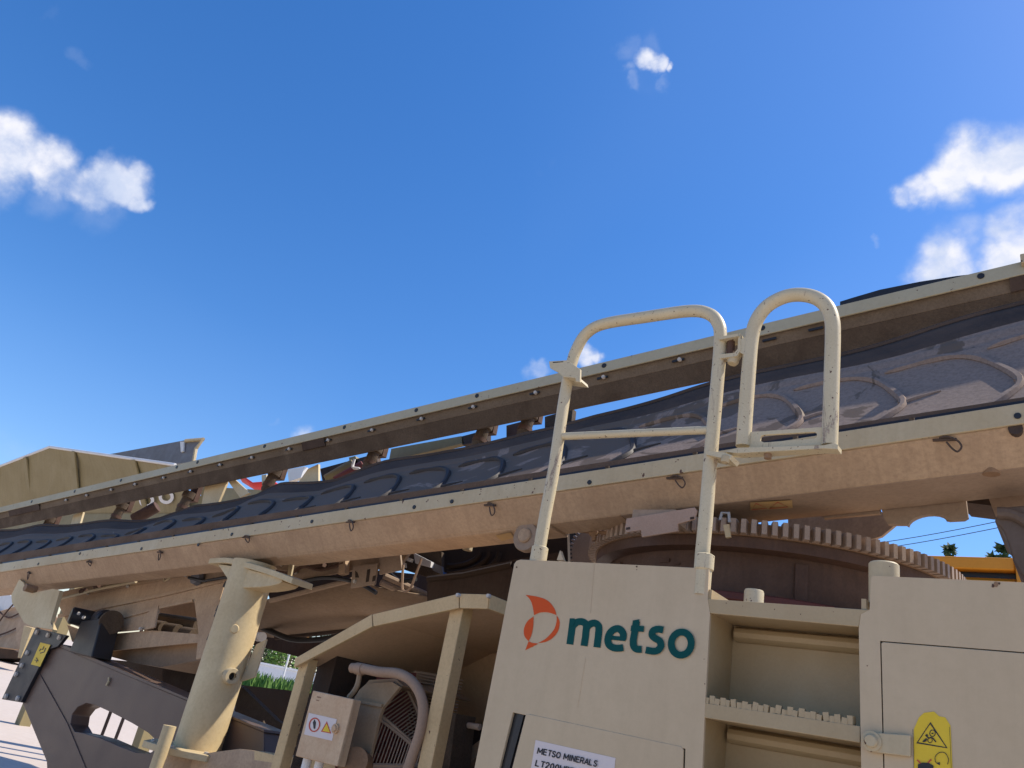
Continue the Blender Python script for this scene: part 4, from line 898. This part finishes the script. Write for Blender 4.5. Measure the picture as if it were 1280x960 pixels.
# ------------------------------------------------------------------ cone crusher: gear ring and drum
cc0 = V((-1.351, 3.92, 0)); HR = 2.55; RR = .88
cr = thing('cone_crusher', (cc0.x, cc0.y, 1.0), 'brown round cone crusher drum with toothed gear ring under the conveyor, behind the ladder', 'crusher')
MB().lathe(tuple(cc0), [(.60, HR - .004), (RR - .022, HR - .004), (RR - .022, HR - .058), (RR - .05, HR - .060), (.60, HR - .060)], 144).build('gear_ring', M['gear'], cr)
MB().lathe(tuple(cc0), [(RR - .05, HR - .0605), (RR - .03, HR - .061), (RR - .034, HR - .105), (RR - .10, HR - .11), (RR - .11, HR - .085)], 144).build('shadow_dark_skirt', M['drum'], cr)  # drum brown puts the shadow below the teeth into the colour
NT = 136; tb = MB()
tb.prism([[(RR - .026, -.0145, HR - .056), (RR + .016, -.0098, HR - .056), (RR + .016, .0098, HR - .056), (RR - .026, .0145, HR - .056)]], (0, 0, .058))
ot = tb.build('gear_tooth', M['tooth'], None); TM = ot.data; bpy.data.objects.remove(ot)
for k in range(NT):
    a = 2 * math.pi * k / NT
    o = bpy.data.objects.new('gear_tooth', TM); COL.objects.link(o); o.parent = cr; o.rotation_euler = (0, 0, a); o.location = V((0, 0, -cr.location.z))
MB().lathe(tuple(cc0), [(RR - .105, HR - .10), (.765, HR - .12), (.765, HR - .30), (.765, 2.265)], 96).build('drum', M['drum'], cr)
MB().lathe(tuple(cc0), [(.766, 2.265), (.82, 2.265), (.825, 2.26), (.825, 2.235), (.82, 2.23), (.766, 2.23)], 96).build('band', M['dred'], cr)
MB().lathe(tuple(cc0), [(.80, 2.229), (.80, 1.5), (.86, 1.45), (.86, .9)], 96).build('lower_drum', M['drum'], cr)
for a in (-1.62, -1.05, -2.3):
    u = V((math.cos(a), math.sin(a), 0)); p = cc0 + u * .769
    MB().box((p.x, p.y, 2.32), (.012, .05, .20), Matrix.Rotation(a, 3, 'Z')).build('seam_strip', M['drum'], cr)
for k in range(9):
    a = -1.9 + random.uniform(-.55, .5); z = random.uniform(2.26, 2.40); u = V((math.cos(a), math.sin(a), 0)); p = cc0 + u * .766
    MB().box((p.x, p.y, z), (.008, random.uniform(.02, .06), random.uniform(.01, .02)), Matrix.Rotation(a, 3, 'Z')).build('weld_spatter', M['rust'], cr)
# pinion gear at the left of the ring
pn = V(at(748, 692, 4.55)); ax = V((.25, -1, -.28)).normalized(); qq = V((0, 0, 1)).rotation_difference(ax)
K = 1.58
pg = MB().lathe(tuple(pn), [(0, .03), (.112 * K, .03), (.115 * K, .025), (.115 * K, -.02), (0, -.02)], 48, tuple(ax)).build('pinion_gear', M['tooth'], cr)
tm_ = MB()
for k in range(46):
    a = 2 * math.pi * k / 46; c_ = pn + qq @ V((math.cos(a) * .122 * K, math.sin(a) * .122 * K, .004)); tm_.box(tuple(c_), (.016 * K, .0075 * K, .045), qq.to_matrix() @ Matrix.Rotation(a, 3, 'Z'))
tm_.build('pinion_teeth', M['tooth'], pg)
MB().box(tuple(at(748, 700, 4.75)), (.12, .2, .12)).build('pinion_bracket', M['drum'], cr)
plate('dark_backing_plate', M['dark'], cr, [(690, 650), (830, 640), (830, 725), (690, 725)], 5.3, .03)  # dark sheet added behind the pinion so that no bright sky shows there
plate('bracket_tip', M['cream'], cr, [(700, 688), (704, 700), (696, 700)], 2.7, .02)

# rubber chute hanging at the right edge
rc = thing('discharge_chute', at(1275, 680, 3.2), 'grey brown rubbery chute hanging under the conveyor at the right edge of the picture', 'chute')
plate('chute_wall', M['chute'], rc, [(1247, 634), (1320, 628), (1320, 760), (1290, 735), (1276, 716), (1266, 700), (1262, 684), (1254, 664), (1250, 658), (1244, 654), (1243, 648), (1248, 642)], 3.2, .4, bevel=.03)
MB().tube([at(x, y, 3.19) for x, y in smooth([(1247, 641), (1262, 642), (1275, 647), (1290, 657), (1310, 675)], 4)], .022, 10).build('curved_rib', M['chute'], rc)

# ------------------------------------------------------------------ service cabinet
PY = 2.3
sc2 = thing('service_cabinet', (at(980, 900, PY).x, PY + .3, .3), 'cream steel service cabinet with lettered panel, recessed steps and hatches, lower right', 'cabinet')
LP = [(641.5, 711), (642.5, 705), (645.5, 701), (651, 699.3), (868, 709.6), (886, 711), (884.5, 748), (887.5, 767), (881, 888), (878, 960), (869, 1300), (528, 1300), (593, 960)]
h1 = [(641, 890.5), (856.5, 936), (849, 1180), (592, 1130), (624, 960)]
lp = plate('left_panel', M['cream'], sc2, LP, PY, .012, [h1], bevel=.003)
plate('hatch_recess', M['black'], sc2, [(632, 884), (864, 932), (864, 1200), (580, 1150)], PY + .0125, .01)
hd = plate('hatch_door', M['cream'], sc2, [(657, 893.5), (661, 892.4), (851, 933), (854.2, 937), (847, 1170), (606, 1122), (640, 960)], PY - .002, .010, bevel=.002)
plate('gasket', M['black'], sc2, [(648, 891), (655, 893), (637, 960), (602, 1120), (596, 1118), (630, 960)], PY + .004, .006)
nl = print_flat('paper_label', M['label'], hd, [[(669.5, 925), (769.5, 947.5), (764, 1000), (661, 977)]], PY - .002, .0012)
lettering('label_text', 'METSO MINERALS', M['ink'], nl, (671.5, 942.0), (745.5, 958.5), (673.2, 934.6), PY - .0035)
lettering('label_text', 'LT200HPP S', M['ink'], nl, (669.0, 957.5), (726, 970), (670.8, 950), PY - .0035)
# emblem and lettering; coordinates of a 4x enlargement of the corner at (640, 720)
z = lambda x, y: (640 + x / 4, 720 + y / 4)
zz = lambda pts: [z(*p) for p in pts]
sail = zz(smooth([(68, 94), (90, 118), (103, 152), (110, 196)], 5)[:-1] + smooth([(110, 196), (140, 183), (180, 182), (222, 195)], 5)[:-1] + smooth([(222, 195), (212, 163), (180, 124), (130, 104), (68, 94)], 5)[:-1])
lcr = zz(smooth([(108, 202), (78, 225), (60, 262), (62, 300), (83, 326)], 5)[:-1] + smooth([(83, 326), (97, 295), (106, 250), (108, 202)], 5)[:-1])
rcr = zz(smooth([(223, 196), (238, 228), (230, 275), (200, 312), (165, 330), (130, 335)], 5)[:-1] + smooth([(130, 335), (170, 312), (208, 270), (222, 230), (223, 196)], 5)[:-1])
tail = zz([(83, 326), (100, 334), (132, 338), (105, 352), (66, 371), (76, 345)])
em = print_flat('emblem', M['orange'], lp, [sail, lcr, rcr, tail], PY)
wd = 35 / 4
def pen(pts, k=5): return ribbon(zz(smooth(pts, k)), wd)
m1 = ribbon(zz([(306, 214), (298, 275), (289, 342)]), wd)
m2 = pen([(303, 250), (325, 231), (352, 229), (370, 243), (371, 268)]) + ribbon(zz([(371, 264), (367, 305), (360, 350)]), wd)
m3 = pen([(372, 258), (392, 240), (415, 236), (432, 250), (434, 275)]) + ribbon(zz([(434, 271), (430, 312), (424, 357)]), wd)
mt_ = [zz([(291, 212), (312, 212), (316, 222), (306, 250), (286, 250)])]
e1_ = ribbon(zz([(483, 307), (520, 311), (568, 316)]), 5.2) + pen([(553, 318), (556, 290), (538, 266), (512, 266), (489, 286), (479, 318), (486, 345), (508, 359), (534, 361), (556, 358)])
t1_ = pen([(622, 226), (613, 280), (606, 325), (609, 352), (624, 366), (648, 366)]) + [zz([(596, 247), (661, 250), (658, 280), (592, 275)]), zz([(604, 222), (637, 216), (633, 250), (600, 250)])]
s1_ = pen([(756, 270), (730, 266), (706, 274), (700, 296), (716, 312), (738, 326), (744, 350), (728, 372), (702, 376), (668, 370)])
o1_ = ribbon(zz(ell(846, 338, 50, 58, 28, .12)), wd, True)
lettering_mesh = print_flat('brand_lettering', M['teal'], lp, m1 + m2 + m3 + mt_ + e1_ + t1_ + s1_ + o1_, PY)
for sm in (((743, 703), (738, 766)), ((732, 822), (722, 884))): MB().tube([at(x, y, PY - .0002) for x, y in sm], .0013, 6).build('weld_seam', M['cream'], lp)
# paint chips
def chip(par, x, y, r, Y=PY, mat='rust'):
    k = random.randint(6, 9); return print_flat('paint_chip', M[mat], par, [[(x + r * random.uniform(.5, 1.1) * math.cos(2 * math.pi * i / k), y + r * random.uniform(.5, 1.2) * math.sin(2 * math.pi * i / k)) for i in range(k)]], Y, .0008)
for x, y, r in ((646, 709, 1.4), (796, 708, 1.5), (796, 712, .9), (881, 855, .9), (880, 824, .7)): chip(lp, x, y, r)
# right panel with its own hatch
RP = [(1088.5, 724), (1090, 720.5), (1093, 719.8), (1520, 738.5), (1520, 1320), (1072, 1320), (1076.5, 960), (1073.5, 785), (1076, 768), (1087, 762)]
h2 = [(1100, 801), (1520, 834), (1520, 1240), (1108, 1220), (1104, 960)]
rp = plate('right_panel', M['cream'], sc2, RP, PY, .012, [h2], bevel=.003)
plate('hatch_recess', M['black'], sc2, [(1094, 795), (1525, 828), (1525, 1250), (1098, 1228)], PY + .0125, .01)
rd = plate('hatch_door', M['cream'], sc2, [(1101.4, 804), (1103.5, 802.4), (1519, 835.4), (1519, 1236), (1109.4, 1217), (1105.3, 960)], PY - .001, .012, bevel=.002)
chip(rp, 1245, 731, 4.2, mat='gear'); chip(rp, 1241, 732, 2.4, mat='rust'); chip(rp, 1249, 729, 1.8, mat='rust'); chip(rp, 1084, 832, 1.0)
lt = plate('latch', M['flange'], rp, [(1138, 918.5), (1086, 915), (1081, 917), (1078.5, 922), (1078.5, 929), (1081, 936), (1086, 939.5), (1138, 946)], PY - .016, .012, bevel=.003)
MB().lathe(tuple(at(1089.5, 926.5, PY - .016)), [(0, -.016), (.013, -.016), (.016, -.012), (.016, -.006), (.024, -.005), (.024, .003), (0, .003)], 6 * 3, (0, 1, 0)).build('latch_bolt', M['flange'], lt)
# yellow hazard sticker
zy = lambda x, y: (1080 + x * .15625, 860 + y * .15625)
Zy = lambda pts: [zy(*p) for p in pts]
hs_ = print_flat('hazard_sticker', M['yel'], rd, [Zy([(398, 330), (440, 235), (480, 198), (560, 188), (600, 225), (650, 235), (692, 300), (708, 640), (716, 860), (398, 860)])], PY - .001)
pr = ribbon(Zy([(425, 438), (530, 280), (662, 478)]), 2.6, True) + ribbon(Zy(ell(548, 362, 22, 26, 16)), 1.0, True) + ribbon(Zy(ell(528, 418, 18, 20, 14)), .9, True) + ribbon(Zy(smooth([(500, 385), (520, 400), (545, 398), (575, 432)], 4)), 1.6) + [Zy([(466, 428), (492, 402), (506, 404), (500, 425), (480, 434)]), Zy([(488, 378), (504, 366), (512, 380), (500, 392)])] + [Zy([(540, 358), (556, 358), (556, 368), (540, 368)])]
pr += ribbon(Zy(smooth([(668, 610), (676, 570), (650, 522), (608, 515), (572, 545), (572, 590), (600, 612)], 5)), .9) + [Zy([(582, 600), (606, 592), (608, 620)])]
pr += ribbon(Zy([(390, 330), (398, 500), (402, 860)]), .5) + ribbon(Zy([(684, 310), (698, 640), (704, 860)]), .5)
pr += [Zy([(430, 612), (470, 596), (520, 600), (556, 622), (550, 700), (432, 700)])]
print_flat('hazard_symbols', M['ink'], hs_, pr, PY - .001, .0024)
print_flat('hazard_cross', M['redink'], hs_, ribbon(Zy([(425, 575), (540, 690)]), 1.8) + ribbon(Zy([(538, 570), (430, 690)]), 1.8), PY - .001, .0036)
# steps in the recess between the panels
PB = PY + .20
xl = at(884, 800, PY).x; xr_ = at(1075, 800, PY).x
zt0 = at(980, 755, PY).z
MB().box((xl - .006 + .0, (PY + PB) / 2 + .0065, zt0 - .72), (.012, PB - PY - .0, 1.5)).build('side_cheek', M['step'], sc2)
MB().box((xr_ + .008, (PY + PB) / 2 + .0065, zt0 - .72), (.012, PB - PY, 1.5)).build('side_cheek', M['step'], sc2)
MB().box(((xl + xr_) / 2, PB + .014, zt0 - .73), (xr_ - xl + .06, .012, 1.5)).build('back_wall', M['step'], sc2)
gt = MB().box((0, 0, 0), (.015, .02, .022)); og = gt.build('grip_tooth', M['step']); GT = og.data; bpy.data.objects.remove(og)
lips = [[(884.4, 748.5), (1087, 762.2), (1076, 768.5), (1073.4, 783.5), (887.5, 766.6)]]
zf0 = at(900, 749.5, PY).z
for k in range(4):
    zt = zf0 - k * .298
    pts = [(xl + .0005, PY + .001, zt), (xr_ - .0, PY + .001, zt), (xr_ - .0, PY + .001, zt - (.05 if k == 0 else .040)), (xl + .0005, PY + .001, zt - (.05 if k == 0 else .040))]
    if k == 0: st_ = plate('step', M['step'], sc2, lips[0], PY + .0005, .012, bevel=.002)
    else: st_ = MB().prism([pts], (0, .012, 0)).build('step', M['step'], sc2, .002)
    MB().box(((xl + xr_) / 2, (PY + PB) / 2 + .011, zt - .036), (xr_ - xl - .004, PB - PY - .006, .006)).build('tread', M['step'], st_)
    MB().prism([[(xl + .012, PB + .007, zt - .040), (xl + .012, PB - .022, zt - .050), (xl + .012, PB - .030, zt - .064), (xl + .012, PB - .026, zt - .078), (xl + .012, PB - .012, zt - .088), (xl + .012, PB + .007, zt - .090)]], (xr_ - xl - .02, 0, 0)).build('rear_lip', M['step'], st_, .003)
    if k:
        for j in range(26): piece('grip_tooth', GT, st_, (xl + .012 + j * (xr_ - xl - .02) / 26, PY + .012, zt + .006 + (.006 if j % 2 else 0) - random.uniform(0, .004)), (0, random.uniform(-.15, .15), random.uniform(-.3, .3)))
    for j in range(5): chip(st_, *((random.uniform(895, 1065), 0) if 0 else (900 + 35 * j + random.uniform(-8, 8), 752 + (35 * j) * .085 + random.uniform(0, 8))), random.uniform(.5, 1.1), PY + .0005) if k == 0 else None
# sockets on the roof
c1 = at(673, 698, PY + .035); MB().lathe((c1.x, PY + .035, 0), [(.027, c1.z - .2), (.031, c1.z - .02), (.031, c1.z + .04), (.024, c1.z + .045)], 24).build('post_socket', M['tubep'], sc2)
a_, b_ = at(877, 744, PY + .02), at(877, 694, PY + .02)
MB().lathe((a_.x, PY + .02, 0), [(.026, a_.z - .0), (.026, b_.z - .05), (.031, b_.z - .045), (.031, b_.z), (.024, b_.z + .004)], 24).build('post_socket', M['tubep'], sc2)
q = at(1105, 718, PY + .07); MB().lathe((q.x, PY + .07, 0), [(.0, at(1105, 702, PY + .05).z), (.036, at(1105, 702, PY + .05).z), (.040, at(1105, 704, PY + .05).z), (.040, q.z - .1)], 24).build('post_socket', M['flange'], sc2)
q = at(942, 752, PY + .12); MB().lathe((q.x, PY + .12, 0), [(0, q.z + .035), (.028, q.z + .035), (.030, q.z + .03), (.030, q.z - .06)], 20).build('stub', M['tubep'], sc2)
xb0, xb1 = at(560, 1100, PY).x + .1, at(1520, 900, PY).x
zlow = .55
MB().box(((at(640, 720, PY).x + xl) / 2 + .02, PY + .33, 1.2), (xl - at(640, 720, PY).x - .06, .58, 1.5)).build('inner_box', M['cream'], sc2)
MB().box(((xr_ + xb1) / 2 + .03, PY + .33, 1.2), (xb1 - xr_ - .06, .58, 1.5)).build('inner_box', M['cream'], sc2)

# ------------------------------------------------------------------ access ladder
lad = thing('access_ladder', V((at(780, 700, PY).x, PY + .03, at(780, 700, PY).z)), 'chipped cream tubular ladder rail with bent top standing on the lettered cabinet', 'ladder')
pth = [(673.2, 693), (682, 642), (692, 589), (705.5, 498), (713, 461), (720, 438), (733, 417), (755, 405), (806, 396.5), (860, 389), (884, 391.5), (897, 403), (900.5, 424), (896, 485), (890, 552), (882.5, 643), (877.5, 697)]
sp3 = smooth([pth[0], pth[1], pth[2], pth[3], pth[4], pth[5], pth[6], pth[7], pth[8], pth[9], pth[10], pth[11], pth[12], pth[13], pth[14], pth[15], pth[16]], 6)
LYd = PY + .03
MB().tube([at(x, y, LYd) for x, y in sp3], .0235, 18).build('rail', M['tubep'], lad)
MB().tube([at(704, 545.5, LYd), at(886, 537.5, LYd)], .0145, 14).build('rung', M['tubep'], lad)
bp = [(640 + x / 4, 340 + y / 4) for x, y in ((184, 446), (275, 440), (341, 486), (339, 550), (318, 548), (316, 530), (256, 524), (234, 504), (189, 478))]
bk = plate('gate_catch', M['tubep'], lad, bp, LYd - .05, .012, bevel=.002)
plate('catch_web', M['tubep'], lad, [(701, 466), (722, 470), (723, 474), (704, 472)], LYd - .038, .08)
plate('catch_slot', M['ink'], bk, [(691, 452.4), (704, 451.6), (704, 452.6), (691, 453.6)], LYd - .0505, .0012)
# hinge brackets
hb1 = plate('hinge_plate', M['tubep'], lad, [(898, 421), (922, 417), (923, 420), (899, 424.5)], LYd - .03, .06)
plate('hinge_plate', M['tubep'], lad, [(898, 443), (918, 441), (922, 436), (923, 417), (925.5, 416.5), (926, 437), (921, 445), (899, 448)], LYd - .022, .03)
MB().tube([at(914, 421, LYd), at(913, 445, LYd)], .014, 12).build('hinge_spring', M['rust'], lad)
MB().lathe(tuple(at(917, 449, LYd)), [(0, -.02), (.016, -.02), (.02, -.012), (.02, .012), (0, .012)], 12, (.2, .1, 1)).build('hinge_nut', M['flange'], lad)
plate('hinge_plate', M['tubep'], lad, [(882, 563), (906, 566), (915, 569), (912, 574), (898, 571.5), (882, 568)], LYd - .035, .07)
MB().lathe(tuple(at(907, 573.5, LYd - .03)), [(0, -.014), (.012, -.014), (.014, -.008), (.014, .008), (0, .008)], 12, (.1, .1, 1)).build('hinge_nut', M['flange'], lad)

# swing gate beside the ladder
sg = thing('safety_gate', at(980, 562, PY), 'cream arched tube swing gate with slotted bottom plate hinged to the ladder', 'gate')
gp_ = [(929, 558), (936, 462), (940, 421), (946.5, 399), (960, 382), (981, 371), (1002, 368.5), (1021, 373), (1034, 384), (1040, 400), (1041, 421), (1039.5, 475), (1037, 557)]
MB().tube([at(x, y, LYd) for x, y in smooth(gp_, 6)], .0245, 18).build('loop', M['tubep'], sg)
plate('slotted_plate', M['tubep'], sg, [(936, 540), (1030, 533.5), (1030, 556), (936, 560.5)], LYd - .004, .01, [[(951, 545), (955, 543.5), (1018, 539.8), (1021, 541.5), (1021, 546), (1018, 548), (955, 553), (950, 551)]], bevel=.001)
plate('base_angle', M['tubep'], sg, [(906, 564.5), (922, 559.5), (1030, 556.3), (1042, 553.5), (1047.5, 556), (1047, 561.5), (1030, 560.5), (922, 566.5)], LYd - .03, .045, bevel=.001)
plate('latch_tab', M['tubep'], sg, [(925, 424), (933, 421), (932, 444), (924, 440)], LYd - .02, .04)
MB().lathe(tuple(at(960, 569, LYd - .01)), [(0, -.012), (.012, -.012), (.012, .014), (0, .014)], 10, (0, 0, 1)).build('stop_bolt', M['gear'], sg)
